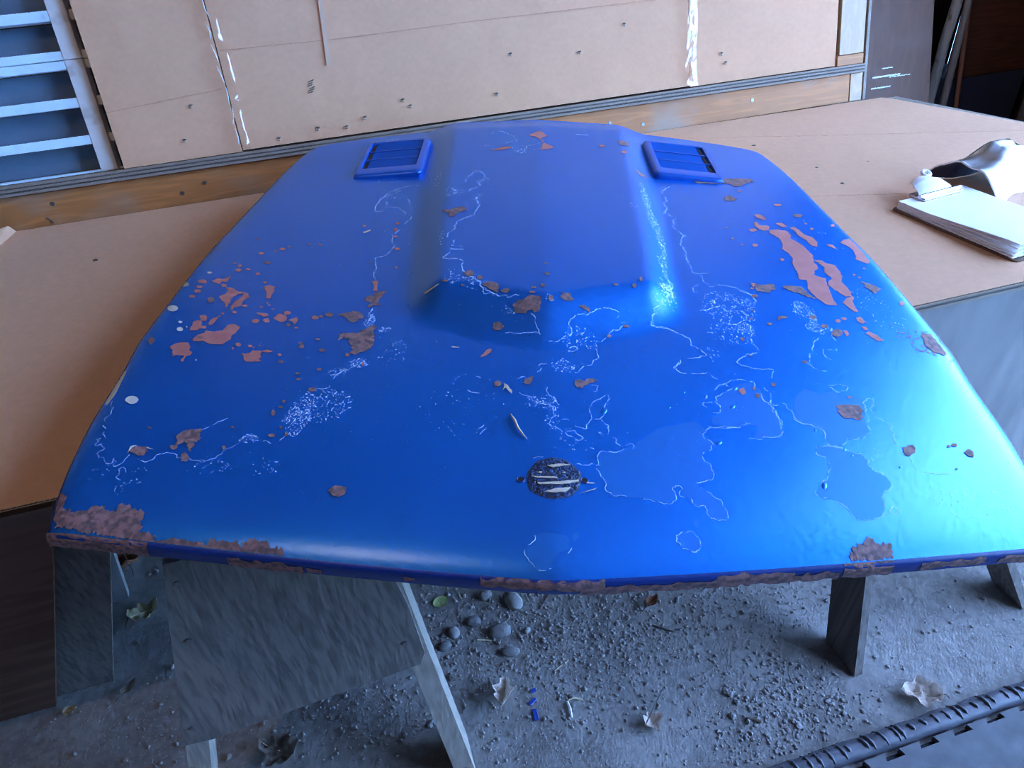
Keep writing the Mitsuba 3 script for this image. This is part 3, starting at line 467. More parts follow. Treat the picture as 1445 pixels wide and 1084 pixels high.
# ------------------------------------------------------------------ wear on the hood: primer, rust, filler, dull and cracked paint (hood plane, millimetres)
MARKS = {'primer': '-624 668 -624 662 -628 660 -634 663 -638 669 -638 675 -634 677 -628 674;-629 686 -629 682 -632 681 -636 683 -639 688 -639 692 -636 693 -632 691;-644 699 -645 697 -648 696 -651 698 -653 701 -653 703 -650 704 -647 702;-605 669 -606 666 -610 665 -615 667 -617 670 -616 673 -613 674 -608 672;-578 647 -578 643 -581 641 -586 644 -589 648 -588 652 -585 654 -581 651;-598 739 -598 734 -602 733 -607 735 -610 740 -610 745 -606 746 -601 744;-555 754 -556 750 -560 749 -565 751 -569 756 -568 760 -563 761 -558 759;-570 746 -570 744 -572 743 -575 744 -577 747 -576 749 -574 749 -571 748;-547 764 -547 762 -550 761 -552 762 -554 765 -553 767 -551 767 -549 766;-632 812 -632 810 -635 810 -637 811 -639 813 -639 816 -636 816 -634 815;-500 771 -500 768 -503 767 -507 769 -509 772 -508 774 -505 775 -502 774;-476 766 -476 764 -480 763 -484 764 -486 767 -485 770 -482 770 -478 769;-683 628 -684 621 -690 620 -699 624 -705 632 -704 638 -697 639 -689 635;-685 606 -685 602 -689 601 -695 604 -699 609 -698 613 -694 614 -688 611;-681 590 -681 585 -687 584 -694 587 -698 593 -697 597 -692 598 -685 595;-687 571 -687 567 -691 566 -697 568 -701 573 -700 577 -696 577 -690 575;-634 605 -634 601 -638 600 -643 602 -647 607 -647 611 -643 613 -638 610;-628 594 -628 592 -630 591 -632 592 -634 595 -634 597 -632 598 -630 596;-565 521 -565 517 -569 516 -573 518 -576 522 -575 525 -572 526 -568 525;-578 499 -579 496 -582 495 -587 497 -589 500 -589 503 -585 504 -581 502;-553 608 -553 605 -555 603 -559 605 -561 609 -561 613 -558 614 -555 612;-533 513 -533 511 -536 510 -539 512 -541 514 -540 516 -538 516 -534 515;-520 518 -520 516 -522 515 -524 516 -525 518 -525 520 -524 521 -522 520;-526 527 -526 525 -528 524 -529 525 -531 527 -531 529 -529 530 -527 529;-508 502 -508 501 -510 500 -513 501 -514 503 -513 504 -512 505 -509 504;-535 388 -535 383 -538 382 -543 384 -546 389 -546 393 -542 395 -538 392;-512 381 -513 378 -516 377 -519 378 -522 382 -521 385 -518 386 -515 384;-525 463 -525 458 -531 456 -537 459 -541 464 -540 469 -535 471 -528 468;-472 487 -473 482 -478 480 -483 482 -487 488 -486 493 -482 495 -476 492;-445 434 -445 432 -448 431 -451 432 -453 435 -452 437 -450 437 -447 436;-453 351 -453 348 -455 347 -458 348 -460 351 -460 354 -458 355 -455 354;-506 375 -506 373 -507 373 -509 374 -510 375 -510 376 -509 377 -507 376;-498 381 -498 380 -499 379 -501 380 -502 382 -501 383 -500 383 -499 383;-545 377 -544 374 -545 373 -547 374 -548 377 -549 380 -548 381 -546 380;-603 497 -603 495 -605 494 -607 495 -609 498 -609 501 -607 502 -605 500;-606 488 -606 486 -608 485 -610 486 -611 488 -611 490 -610 491 -608 490;-674 630 -664 638 -652 632 -640 643 -638 620 -648 622 -652 612 -663 620;-634 561 -626 575 -626 594 -616 593 -605 579 -591 574 -579 570 -572 554 -580 543 -578 523 -589 518 -591 507 -599 517 -596 536 -587 562 -590 568 -604 561 -607 546 -604 523 -607 517 -616 536 -625 546;-554 592 -546 597 -532 590 -527 568 -529 556 -528 543 -538 545 -541 563 -549 576;-649 492 -642 497 -632 487 -630 473 -640 475;-652 454 -654 473 -648 479 -637 471 -633 460 -621 456 -621 447 -634 450 -636 441 -647 445;-621 461 -622 475 -617 483 -611 486 -610 474 -613 458;-633 411 -629 429 -619 433 -616 442 -604 436 -585 437 -582 455 -575 459 -565 452 -557 446 -555 434 -562 420 -561 407 -569 393 -581 391 -598 398 -612 407 -627 407;-666 393 -662 403 -639 406 -630 394 -624 377 -618 372 -618 362 -626 361 -624 344 -628 349 -628 362 -643 367 -649 363 -657 380;-525 359 -512 362 -512 369 -494 365 -489 344 -484 333 -504 334 -512 337;-493 363 -484 369 -471 363 -476 359 -487 361;-543 494 -518 489 -514 481 -520 476;-520 465 -513 475 -504 458 -511 455;-500 474 -495 487 -479 478 -473 461 -481 455 -495 463;-470 461 -456 472 -452 460 -456 447 -461 455;-338 595 -326 598 -325 576 -321 554 -330 558 -331 576;-304 316 -304 311 -305 310 -307 311 -308 316 -308 320 -307 322 -306 320;-415 466 -416 461 -420 460 -426 462 -429 466 -428 471 -424 473 -418 470;-319 860 -320 856 -324 854 -328 856 -330 861 -329 865 -326 867 -322 864;-320 826 -321 820 -324 818 -328 821 -330 827 -330 832 -326 835 -322 832;-315 792 -316 788 -319 787 -323 789 -325 792 -324 796 -321 797 -317 795;-301 732 -302 728 -307 727 -311 729 -314 733 -313 738 -308 739 -304 737;-295 649 -295 646 -298 645 -300 647 -301 650 -301 652 -299 653 -296 652;-395 851 -396 848 -399 847 -402 849 -404 852 -403 855 -400 857 -397 855;-353 676 -354 674 -355 673 -357 674 -358 676 -358 678 -356 679 -354 678;-111 327 -104 342 -102 347 -93 352 -94 339 -102 330;518 1096 515 1092 510 1090 505 1090 504 1093 507 1097 512 1099 517 1099;429 871 427 868 424 867 421 867 420 869 422 872 425 873 428 873;430 816 428 812 425 811 422 812 422 814 424 818 427 819 429 818;445 787 443 785 440 783 438 784 437 786 439 789 442 790 445 790;477 789 474 784 468 781 464 782 463 787 467 793 472 796 477 794;-25 1332 8 1367 27 1325 7 1303 19 1267 43 1234 5 1210 14 1275 -5 1312;-128 1221 -88 1244 -63 1242 -94 1218;181 1270 177 1263 171 1259 165 1261 163 1267 166 1274 172 1278 179 1276;238 1243 234 1232 227 1222 221 1222 219 1229 222 1238 230 1245 236 1248;525 873 548 880 568 873 569 855 564 837 580 809 586 781 588 759 584 736 580 696 570 688 564 670 568 662 583 656 578 635 572 599 569 575 568 549 557 547 545 553 538 573 532 587 530 614 537 632 536 643 522 646 529 670 528 699 536 731 537 760 527 781 535 798 537 833 528 845 521 854;582 736 600 739 610 725 624 721 626 698 622 668 612 652 615 633 618 606 610 589 598 587 588 604 579 630 584 644 596 658 589 685 597 705 590 728;584 561 593 573 600 581 616 592 614 582 606 572 604 547 604 532 594 530 588 544;497 904 506 916 510 896 530 895 525 873 509 866 498 879;509 952 526 961 537 934 529 927 516 934;551 914 566 920 575 903 565 894 553 903;577 893 592 903 600 882 606 862 619 850 622 824 612 802 602 810 596 839 587 862 586 880;640 820 653 823 660 805 653 803 643 811;676 838 713 873 715 848 719 827 719 803 718 756 702 745 681 757 691 772 695 802 690 824;590 510 601 514 602 502 605 494 591 489 589 500;589 477 596 480 598 467 590 465;588 456 596 462 608 452 613 435 601 433 593 446;547 459 555 460 554 445 547 440;415 616 425 615 424 605 416 598;496 868 491 861 483 857 477 858 476 865 481 872 489 876 495 874;600 1027 595 1021 586 1017 579 1018 577 1022 582 1029 591 1033 598 1032;631 927 629 924 626 922 624 923 624 926 625 929 628 930 630 930;637 899 635 895 631 893 628 893 628 897 630 901 634 903 637 903;702 936 697 927 691 922 687 923 687 929 692 936 698 941 703 941;517 728 514 723 511 720 508 722 508 727 511 732 515 735 517 733;476 789 473 784 468 781 464 783 464 787 467 792 472 795 476 794;690 719 688 716 685 714 683 715 683 717 685 720 688 722 690 721;656 684 654 681 650 679 648 680 648 683 650 686 654 688 656 687;664 675 661 672 658 671 656 671 656 674 658 676 661 678 663 677;718 584 713 577 707 572 704 574 705 580 709 587 716 592 719 591;555 492 551 487 547 484 543 486 544 490 547 496 552 498 555 497;570 502 567 498 562 496 559 497 558 501 561 504 566 506 569 506;417 593 415 590 412 589 409 590 409 592 411 595 414 597 416 596;304 259 315 265 315 252 308 247',
 'rust': '-570 693 -571 689 -576 688 -582 691 -586 695 -585 699 -580 700 -574 698;-640 550 -639 542 -643 539 -650 543 -656 552 -657 561 -652 563 -645 559;-444 329 -444 326 -447 325 -451 327 -453 330 -452 333 -450 334 -446 333;-420 372 -420 368 -423 366 -426 368 -429 372 -428 376 -426 378 -422 376;-424 383 -424 380 -426 379 -430 381 -431 384 -431 386 -428 387 -425 386;-461 444 -461 441 -464 439 -468 441 -470 445 -470 449 -467 450 -463 448;-373 304 -373 301 -376 300 -379 302 -381 304 -380 307 -378 308 -374 306;-407 294 -408 292 -410 291 -413 292 -415 294 -414 297 -412 298 -409 297;-378 357 -379 355 -383 354 -387 355 -389 358 -388 361 -385 362 -380 360;-706 419 -704 410 -707 407 -713 412 -720 423 -722 432 -718 434 -712 428;-615 417 -615 414 -619 413 -623 414 -626 418 -626 422 -622 423 -618 421;-340 526 -334 539 -325 531 -329 543 -318 557 -307 555 -307 538 -315 525 -307 504 -329 498 -326 511;-366 400 -361 409 -358 422 -354 411 -341 411 -330 407 -326 420 -316 432 -303 431 -304 414 -297 379 -300 360 -311 351 -321 344 -332 350 -334 366 -340 374 -344 388 -352 394 -362 390;-381 473 -366 479 -353 485 -340 478 -330 462 -340 449 -351 444 -365 464;-334 343 -334 338 -337 337 -340 339 -342 343 -342 348 -339 350 -336 348;-407 469 -407 466 -410 465 -413 467 -415 470 -415 473 -412 474 -409 472;-388 473 -390 468 -396 466 -403 469 -407 475 -405 480 -399 482 -392 479;-419 374 -419 370 -422 368 -426 370 -429 374 -428 378 -425 380 -421 378;-424 384 -424 382 -427 381 -430 382 -432 384 -431 386 -428 387 -425 386;-370 250 -371 246 -375 244 -380 246 -382 251 -382 254 -378 256 -373 254;-379 359 -380 357 -384 356 -388 357 -391 360 -390 363 -386 364 -381 363;-401 278 -402 276 -404 275 -407 276 -409 279 -409 281 -406 282 -403 281;-407 294 -407 292 -409 291 -412 292 -414 294 -413 296 -411 297 -408 296;-395 394 -396 391 -400 390 -404 392 -407 395 -406 397 -402 398 -398 397;-556 149 -550 160 -538 165 -523 160 -517 140 -523 131 -523 114 -528 116 -529 126 -540 133 -548 129 -554 139;-616 121 -614 127 -599 128 -589 120 -589 109 -600 109;-683 28 -682 42 -666 38 -668 26 -662 14 -646 8 -626 8 -618 16 -608 17 -602 11 -586 6 -583 18 -571 15 -556 5 -546 3 -541 -4 -543 -17 -539 -28 -517 -32 -513 -38 -496 -38 -482 -37 -465 -43 -442 -47 -439 -41 -419 -46 -405 -46 -398 -53 -396 -46 -380 -45 -366 -47 -357 -55 -342 -58 -339 -65 -392 -61 -440 -54 -493 -47 -536 -39 -597 -28 -663 -13;-546 123 -546 119 -549 118 -554 120 -557 124 -557 127 -554 129 -549 127;-520 101 -519 94 -522 91 -528 94 -532 102 -534 110 -530 113 -525 109;-605 171 -605 169 -607 168 -609 169 -611 171 -611 173 -609 173 -607 172;-473 164 -474 162 -476 161 -478 162 -480 164 -480 166 -478 167 -475 166;-405 142 -406 139 -410 138 -414 139 -417 143 -416 146 -412 147 -408 145;-386 144 -386 140 -388 139 -390 140 -392 144 -392 148 -391 150 -388 148;-412 207 -413 205 -415 205 -418 206 -420 208 -419 210 -417 211 -414 210;-419 194 -419 189 -421 186 -424 189 -427 194 -427 200 -425 202 -422 199;-399 159 -399 156 -400 155 -402 157 -404 159 -404 162 -402 163 -400 162;-472 118 -472 115 -473 113 -475 115 -478 119 -478 122 -477 124 -474 122;-411 221 -411 219 -413 218 -416 219 -417 222 -417 224 -415 225 -412 224;-205 828 -200 849 -184 865 -165 857 -166 839 -184 830 -191 810 -199 807;-113 510 -105 518 -90 515 -89 498 -104 500;-202 842 -204 837 -210 836 -217 842 -220 849 -218 852 -212 850 -205 847;-327 1154 -332 1147 -346 1145 -361 1150 -368 1158 -363 1166 -349 1167 -334 1163;-417 1162 -420 1158 -427 1158 -434 1160 -438 1164 -436 1168 -429 1169 -421 1166;-133 552 -135 543 -140 540 -146 544 -149 553 -147 562 -142 566 -136 561;-117 536 -118 531 -121 529 -125 531 -126 537 -125 542 -122 544 -119 542;-148 512 -149 510 -151 510 -154 511 -155 513 -154 515 -152 516 -149 515;-180 529 -182 527 -186 527 -191 528 -193 531 -191 533 -187 533 -182 532;-135 554 -137 546 -142 544 -149 547 -152 555 -150 563 -144 566 -138 562;-116 536 -117 530 -120 528 -123 531 -125 537 -124 542 -121 544 -117 542;-65 488 -67 484 -73 483 -79 486 -81 490 -79 494 -73 495 -67 493;15 463 13 457 9 455 6 457 4 461 6 467 10 470 13 468;-16 495 -17 492 -20 490 -23 492 -24 495 -23 499 -20 500 -17 499;-18 479 -19 476 -23 475 -28 477 -29 480 -27 482 -23 483 -19 482;1 501 -1 497 -4 495 -7 497 -8 501 -7 506 -4 508 -1 506;11 546 10 542 5 540 1 542 -1 545 1 549 6 551 10 550;7 586 6 584 4 583 1 583 0 586 1 589 4 590 6 589;149 422 147 419 143 417 139 417 137 420 139 423 144 425 148 425;137 519 136 516 132 515 129 515 127 517 129 520 133 521 136 521;171 521 169 517 166 515 163 516 162 520 164 524 167 527 170 525;185 542 183 536 181 534 178 536 178 542 180 549 183 552 185 549;-77 406 -79 400 -83 398 -87 401 -89 408 -88 413 -83 415 -79 412;114 392 112 388 110 387 107 388 106 390 108 394 110 395 113 395;-115 516 -103 521 -87 511 -81 494 -91 486 -106 499;-58 449 -54 458 -38 463 -31 471 -9 466 -8 448 -13 429 -22 428 -27 438 -35 430 -50 432;26 467 32 480 45 479 46 468 54 465 38 458;60 451 70 455 80 447 78 439 68 445;-39 253 -37 264 -23 271 -23 257 -29 248;41 254 44 263 58 263 73 271 78 264 63 254 54 243 43 248;-86 254 -80 263 -72 256 -76 247 -83 245;401 1141 466 1172 564 1187 563 1171 516 1122 490 1141 414 1127;459 1045 475 1064 493 1043 482 1029 461 1027;171 518 169 515 166 514 164 514 163 517 164 519 167 521 170 520;137 520 136 518 132 516 129 517 128 518 130 520 133 522 136 521;184 543 183 538 181 536 180 538 180 543 181 548 183 551 184 549;221 1318 254 1334 247 1294 224 1281;245 1133 270 1133 284 1135 256 1101;424 609 460 614 462 596 440 580 424 583 420 594;480 612 499 615 520 610 522 589 539 568 518 570 506 584 490 592 481 599;656 656 676 649 690 632 667 612 658 626;633 971 627 963 617 959 609 960 608 966 614 974 624 979 632 977;453 491 449 488 442 485 435 486 434 489 437 493 445 495 451 495;417 466 415 463 411 462 407 462 407 465 409 468 413 469 416 469;523 470 520 466 515 463 511 464 510 468 513 473 519 475 523 474;543 450 536 440 527 434 521 438 522 447 528 457 538 463 544 460;510 499 507 494 501 492 497 493 496 497 499 501 505 504 509 503;701 475 721 477 724 425 718 407 696 414 690 430;429 477 442 495 455 497 451 488 439 485;335 265 333 262 331 260 329 261 329 264 330 267 333 269 335 268;336 247 334 242 331 240 329 242 329 246 331 251 334 253 336 251;370 278 368 274 365 273 363 274 363 278 365 281 368 283 370 282;354 358 352 356 349 355 347 356 346 357 348 359 351 360 353 360;446 350 444 347 440 345 437 346 436 349 439 352 443 353 446 352;418 464 416 461 412 459 408 460 408 463 410 466 414 468 417 467;418 565 415 560 409 557 405 559 404 563 407 568 413 570 417 569;512 499 508 494 502 491 498 493 498 498 501 503 507 505 511 504;396 509 394 507 392 506 390 506 389 508 391 511 393 512 396 511;385 479 384 477 380 476 378 476 377 478 379 480 382 482 385 481;352 408 350 403 347 401 345 403 345 407 347 412 350 414 352 412;450 220 458 236 475 238 489 240 493 228 490 212 480 200 466 200 454 207 453 216;521 139 535 150 542 148 535 132 524 123 519 129;614 141 625 151 630 143 623 132 616 135;377 -52 383 -43 392 -37 398 -31 408 -28 414 -34 424 -36 433 -35 437 -43 435 -51 406 -57 374 -60;612 157 609 154 605 153 602 153 602 156 605 159 609 160 612 159;600 153 598 151 595 150 593 150 593 152 595 155 598 156 600 155;586 104 585 102 583 102 582 102 582 103 583 105 585 106 586 105;488 258 486 255 483 254 481 255 481 257 483 259 486 261 488 260;-65 -102 -58 -100 -41 -102 -30 -105 -15 -104 -7 -109 13 -107 16 -113 -13 -115 -41 -109;-212 -82 -212 -84 -214 -85 -217 -84 -218 -82 -217 -81 -215 -80 -213 -81;-276 28 -278 21 -286 19 -296 22 -301 29 -299 36 -290 39 -281 35;-74 405 -77 399 -84 397 -91 400 -94 408 -91 414 -84 416 -77 412',
 'filler': '-720 624 -720 618 -727 619 -744 639 -749 647 -749 653 -744 655 -726 634;-686 665 -686 661 -689 660 -694 662 -697 667 -697 670 -693 671 -689 669;-704 527 -704 519 -711 518 -723 525 -732 539 -733 547 -723 545 -711 537;-675 475 -675 471 -677 470 -681 472 -684 476 -684 479 -681 480 -677 478;-664 449 -663 444 -667 443 -673 445 -677 451 -677 456 -673 458 -668 455;-658 456 -658 455 -659 454 -661 455 -662 457 -662 458 -661 459 -659 458;-600 346 -600 345 -600 344 -602 345 -603 347 -603 349 -603 349 -601 349;-657 243 -657 235 -664 232 -673 237 -681 245 -681 253 -674 256 -664 251;-731 346 -720 331 -708 269 -709 239 -718 248 -727 293;-619 129 -615 132 -608 130 -614 127 -615 121 -617 114',
 'dull': '67 98 78 100 101 103 120 116 161 156 218 176 231 160 224 142 235 131 232 116 220 108 214 95 223 85 225 67 211 51 197 49 201 39 211 29 223 16 228 6 229 -7 223 -15 205 -12 200 7 182 11 180 21 172 23 174 34 171 44 163 34 163 17 154 10 140 12 110 17 84 18 73 28 70 44 64 70;155 -43 162 -37 176 -36 185 -44 182 -56 174 -61 159 -60 155 -51;188 -20 186 -25 183 -27 180 -25 180 -20 182 -15 185 -13 188 -15;201 -15 200 -16 199 -17 198 -16 197 -15 198 -13 200 -12 201 -13;9 105 8 103 5 102 3 102 2 104 3 106 5 107 8 107;39 116 39 113 37 112 35 113 34 115 35 118 37 119 39 118;30 100 29 97 26 96 23 97 22 99 24 102 26 103 29 102;79 135 78 132 75 131 73 132 72 135 74 138 76 139 78 138;391 133 394 132 411 135 426 131 435 125 452 123 458 110 456 91 473 77 473 65 463 53 452 43 449 29 445 18 434 6 419 -1 407 -3 399 1 393 12 389 23 381 30 365 30 360 41 366 53 371 62 385 69 393 83 393 99 397 114 385 116;376 196 384 183 397 179 413 172 412 154 411 136 428 136 441 151 468 159 484 174 487 193 493 216 507 250 500 261 483 259 463 270 435 262 415 273 391 246;263 241 290 255 303 271 327 281 343 260 346 219 351 195 348 161 340 148 301 144 314 175 278 167 248 170 242 183 263 198 263 227;-35 -75 -34 -63 -25 -56 -25 -48 -8 -44 15 -48 19 -58 16 -68 3 -73 -4 -86 -12 -95 -24 -94 -30 -84;22 -54 23 -45 31 -41 32 -48 25 -57',
 'tan': '-595 127 -589 125 -580 120 -590 122;-397 819 -383 831 -379 826 -392 812;-226 517 -198 524 -197 521 -222 511;-161 360 -149 357 -148 355 -161 356;-70 254 -63 248 -60 239 -56 234 -57 226 -62 233 -67 242 -70 226 -72 233 -69 244;34 18 57 29 59 30 57 27 37 19;46 39 57 39 56 37 46 37',
 'line': '-322 494 -323 472 -317 450;-322 309 -331 300 -347 290 -347 273 -350 255 -369 250 -383 244;-707 257 -696 231 -691 212 -695 201 -691 187 -680 175 -678 164 -669 151 -682 151 -675 132 -668 141 -656 128 -664 119 -659 107 -649 109 -644 99 -634 94 -633 106 -624 89 -614 97 -613 112;-595 103 -583 94 -572 100 -573 111 -553 113 -542 112 -535 102 -525 98;-517 101 -507 95 -483 94 -476 110 -455 126 -456 141 -441 141 -428 132 -409 128 -395 135 -389 144;-613 73 -613 83 -604 84 -600 69 -604 62 -610 66 -613 73;-523 160 -491 185;-303 1084 -332 1074 -356 1060 -375 1033 -384 1010 -389 987 -392 956 -386 930 -365 928;-371 985 -363 954 -340 948 -322 932 -313 909 -296 895 -302 869 -311 849;-311 961 -312 984 -320 996;-314 826 -326 807 -324 778 -317 746 -321 716 -332 699 -351 695 -342 660 -339 626 -331 599;-119 1017 -132 1035 -143 1074 -157 1080 -174 1038 -181 1006;-134 1019 -148 1003 -139 978 -168 953 -189 939 -207 937 -222 931;-140 928 -147 895 -137 872 -149 817 -173 796 -184 780 -184 754 -196 730 -197 711 -179 704 -184 675 -160 665 -160 653 -187 661 -188 641 -197 622 -157 609 -157 579 -149 558 -135 537 -122 522 -109 486 -92 481;-25 428 -16 409 -12 382 0 366 17 363 36 380 45 389 43 417 56 431 82 439 101 451 108 458 130 449 127 432 141 427;137 419 114 404 103 383 92 372 84 369 87 341 80 320 71 304 55 300 50 283 42 278;-15 280 -11 299 -1 306;-46 230 -32 221 -16 203 5 197 9 183 1 154 18 138;-1 242 1 220 10 217 8 183;18 167 33 162 40 151 54 148 57 162 65 170 61 186 67 212 93 229 85 188 76 169 68 173;78 169 85 156 86 140 101 110 119 115 112 117 101 108;34 347 50 356 54 351 37 339 34 347;24 138 37 141 46 126 39 122 25 131 24 138;-105 141 -98 157 -91 147 -102 132 -105 141;237 645 241 610 251 581 232 525 201 472 194 458 191 433 221 428 238 413;-49 264 -37 271;-126 279 -103 269;-126 240 -112 228;66 252 80 251 77 237 69 241;-158 594 -154 565 -127 530 -109 493 -89 481 -66 471 -44 473;222 327 212 308 218 299;-70 390 -13 383;101 103 78 100 67 98 64 70 70 44 73 28 84 18 110 17 140 12 154 10 163 17 163 34 171 44 174 34 172 23 180 21 182 11 200 7 205 -12 223 -15 229 -7 228 6 223 16 211 29 201 39;197 49 211 51 225 67 223 85 214 95 220 108 232 116 235 131 224 142 232 162 243 168 280 167;33 71 64 72;155 -43 162 -37 176 -36 185 -44 182 -56 176 -62 159 -60 155 -51 155 -43;-25 83 -11 85;14 129 16 124 13 123;330 1098 305 1057 309 1007 300 984 304 961 292 929 304 915 318 907 302 879 302 849 316 820 325 813 314 808 304 784 307 729 303 692 306 672 305 647 317 641 335 645;321 634 321 610 328 590 349 599 378 593 389 581 402 569 407 543;290 583 306 596;290 583 291 565 297 561;237 601 248 578 234 537 229 506;-129 1352 -104 1374 -64 1326 -57 1287 -88 1272;-62 1215 -44 1187 -25 1248 7 1265;107 1357 142 1347;233 526 228 507 203 473 204 464 193 455 191 430 215 431 230 413 253 400 254 379 268 366 271 352 262 343 231 340 212 311 214 300 223 295 265 301 278 280;318 533 334 519 340 500 367 503 378 488 369 473 350 457;375 455 369 423 361 396 369 376 368 368 345 357 327 347 322 335 333 326 356 317 378 319 369 297;280 269 292 279 320 285 335 281 335 265 338 244 346 224 351 205 352 176;280 269 269 257 254 247 246 229 256 222 240 219 247 198 263 199 266 214 261 224 267 238 296 260 288 273;349 268 354 256 349 228 357 225 371 228 377 214 374 195 383 183 412 175;490 428 466 395 464 382 447 348 433 342;442 343 456 331 478 322;522 441 521 423;513 396 486 387 480 370 495 357;292 493 310 504 333 517;385 579 406 566 408 540;237 166 278 167 304 176;293 142 340 148 348 161 351 195 346 219;376 196 384 183 397 179 413 172 412 154 411 136 428 136 441 151 468 159 484 174 492 201 501 237 509 256 523 257 518 245 506 233 507 214 524 193 516 153 519 125 524 93 546 91 575 93;391 133 394 132 411 135 426 131 435 125 452 123 458 110 456 91 473 77 473 65 463 53 452 43 449 29 445 18 434 6 419 -1 407 -3 399 1 393 12 389 23 381 30 365 30 360 41 366 53 371 62 385 69 393 83 393 99 397 114 385 116 391 133;463 88 470 94 477 90 470 81 463 82 463 88;450 18 461 24 463 13 452 13 450 18;463 284 482 293 493 283 485 272 469 270 463 282;-25 -48 -25 -56 -34 -63 -35 -75 -30 -84 -24 -94 -12 -95 -5 -89;19 -66 19 -74',
 'speck': '-318 450 10 23 60;-313 319 18 13 60;-343 294 16 12 40;-349 210 47 42 200;-284 417 12 10 25;-379 181 27 15 60;-260 348 25 40 40;-380 190 20 53 160;-596 45 8 12 10;-583 68 18 20 14;-484 80 36 14 30;-443 137 16 10 40;-402 77 21 20 20;-639 78 16 21 10;-354 1023 26 32 25;-208 952 18 30 20;-145 910 12 30 16;-208 708 6 36 14;-170 539 12 20 16;-135 532 17 18 36;-388 1119 34 14 12;-256 1050 16 54 14;57 377 31 29 70;26 301 20 20 50;-2 203 18 21 40;-24 208 16 13 30;232 548 18 37 50;229 503 27 21 20;4 162 11 23 20;44 126 36 26 20;-171 546 20 29 20;-126 517 20 20 24;16 465 19 13 14;-56 441 25 12 16;-135 207 68 80 40;252 1008 10 49 24;250 953 12 47 36;252 906 9 38 24;251 859 16 29 36;254 815 12 33 40;256 764 10 38 40;255 718 8 36 36;243 661 12 28 40;241 619 5 28 14;237 546 13 22 60;211 887 9 16 10;-38 1249 57 54 20;-150 1240 37 35 6;493 516 22 40 130;503 461 25 19 80;654 544 38 91 60;633 846 71 98 30;235 541 16 24 50;348 513 51 63 200;332 423 46 35 90;286 355 14 24 12;357 444 21 19 50;390 533 16 20 24;583 39 59 33 40;471 125 15 17 10',
 'rustspeck': '707 438 49 49 70;669 453 34 48 30;877 665 107 59 1'}
def marks(kind): return [np.array(a.split(), float) for a in MARKS[kind].split(';')]
def jag(P, step, amp, seed):
    """Resamples a closed outline and roughens it."""
    P = np.vstack([P, P[:1]]); L = LineString(P); n = max(8, int(L.length / step)); q = np.array([L.interpolate(i / n, normalized=True).coords[0] for i in range(n)])
    d = np.roll(q, -1, 0) - np.roll(q, 1, 0); nn = np.stack([d[:, 1], -d[:, 0]], 1); nn /= np.linalg.norm(nn, axis=1, keepdims=True) + 1e-9
    q3 = np.concatenate([q, np.full((n, 1), seed * .37)], 1)
    w = (meshkit.noise(q3 * 170, seed) - .5) * 1.3 + (meshkit.noise(q3 * 480, seed + 1) - .5) * 1.5
    return q + nn * (w * amp)[:, None]
def on_hood(P): 
    """Keeps an outline on the panel."""
    u = np.clip(P[:, 0], -hood_w(P[:, 1]) + .0005, hood_w(P[:, 1]) - .0005); return np.stack([u, np.maximum(P[:, 1], v_front(u) + .0003)], 1)
def patch(P, lift, step=.009):
    S = Polygon(P)
    if not S.is_valid: S = S.buffer(0)
    if S.geom_type != 'Polygon': S = max(S.geoms, key=lambda g_: g_.area)
    S = S.simplify(.0002); B = np.array(S.exterior.coords)[:-1]; x0, y0, x1, y1 = S.bounds
    gx, gy = np.meshgrid(np.arange(x0, x1, step), np.arange(y0, y1, step)); G = np.stack([gx.ravel(), gy.ravel()], 1)
    if len(G): G = G[shapely.contains_xy(S.buffer(-step * .3), G[:, 0], G[:, 1])]
    A = np.vstack([B, G]) if len(G) else B
    if len(A) < 3: return None
    tri = Delaunay(A).simplices; c = A[tri].mean(1); tri = tri[shapely.contains_xy(S.buffer(1e-6), c[:, 0], c[:, 1])]
    a, b, c = A[tri[:, 0]], A[tri[:, 1]], A[tri[:, 2]]; cr = (b[:, 0] - a[:, 0]) * (c[:, 1] - a[:, 1]) - (b[:, 1] - a[:, 1]) * (c[:, 0] - a[:, 0])
    tri = np.where(cr[:, None] < 0, tri[:, ::-1], tri)[np.abs(cr) > 1e-10]
    if not len(tri): return None
    return xf(trimesh.Trimesh(hood_pt(A[:, 0], A[:, 1], lift), tri, process=False), HM)
for kind, name, mt, lift, amp in (('dull', 'dull_patch', 'm_dull', .0003, .0010), ('primer', 'primer_patch', 'm_primer', .0008, .0030), ('rust', 'rust_patch', 'm_rust', .0010, .0048), ('filler', 'filler_patch', 'm_filler', .0012, .0006), ('tan', 'peeled_sliver', 'm_tan', .0015, .0006)):
    for i, a in enumerate(marks(kind)):
        P = a.reshape(-1, 2) / 1000; size = math.sqrt(max(Polygon(P).area, 1e-7))
        q = on_hood(jag(P, min(.0014, size / 5), amp * min(1, size / .03), i + 1)); mm = patch(q, lift)
        if mm is not None: add(name, mm, mt, hood, smooth=True)
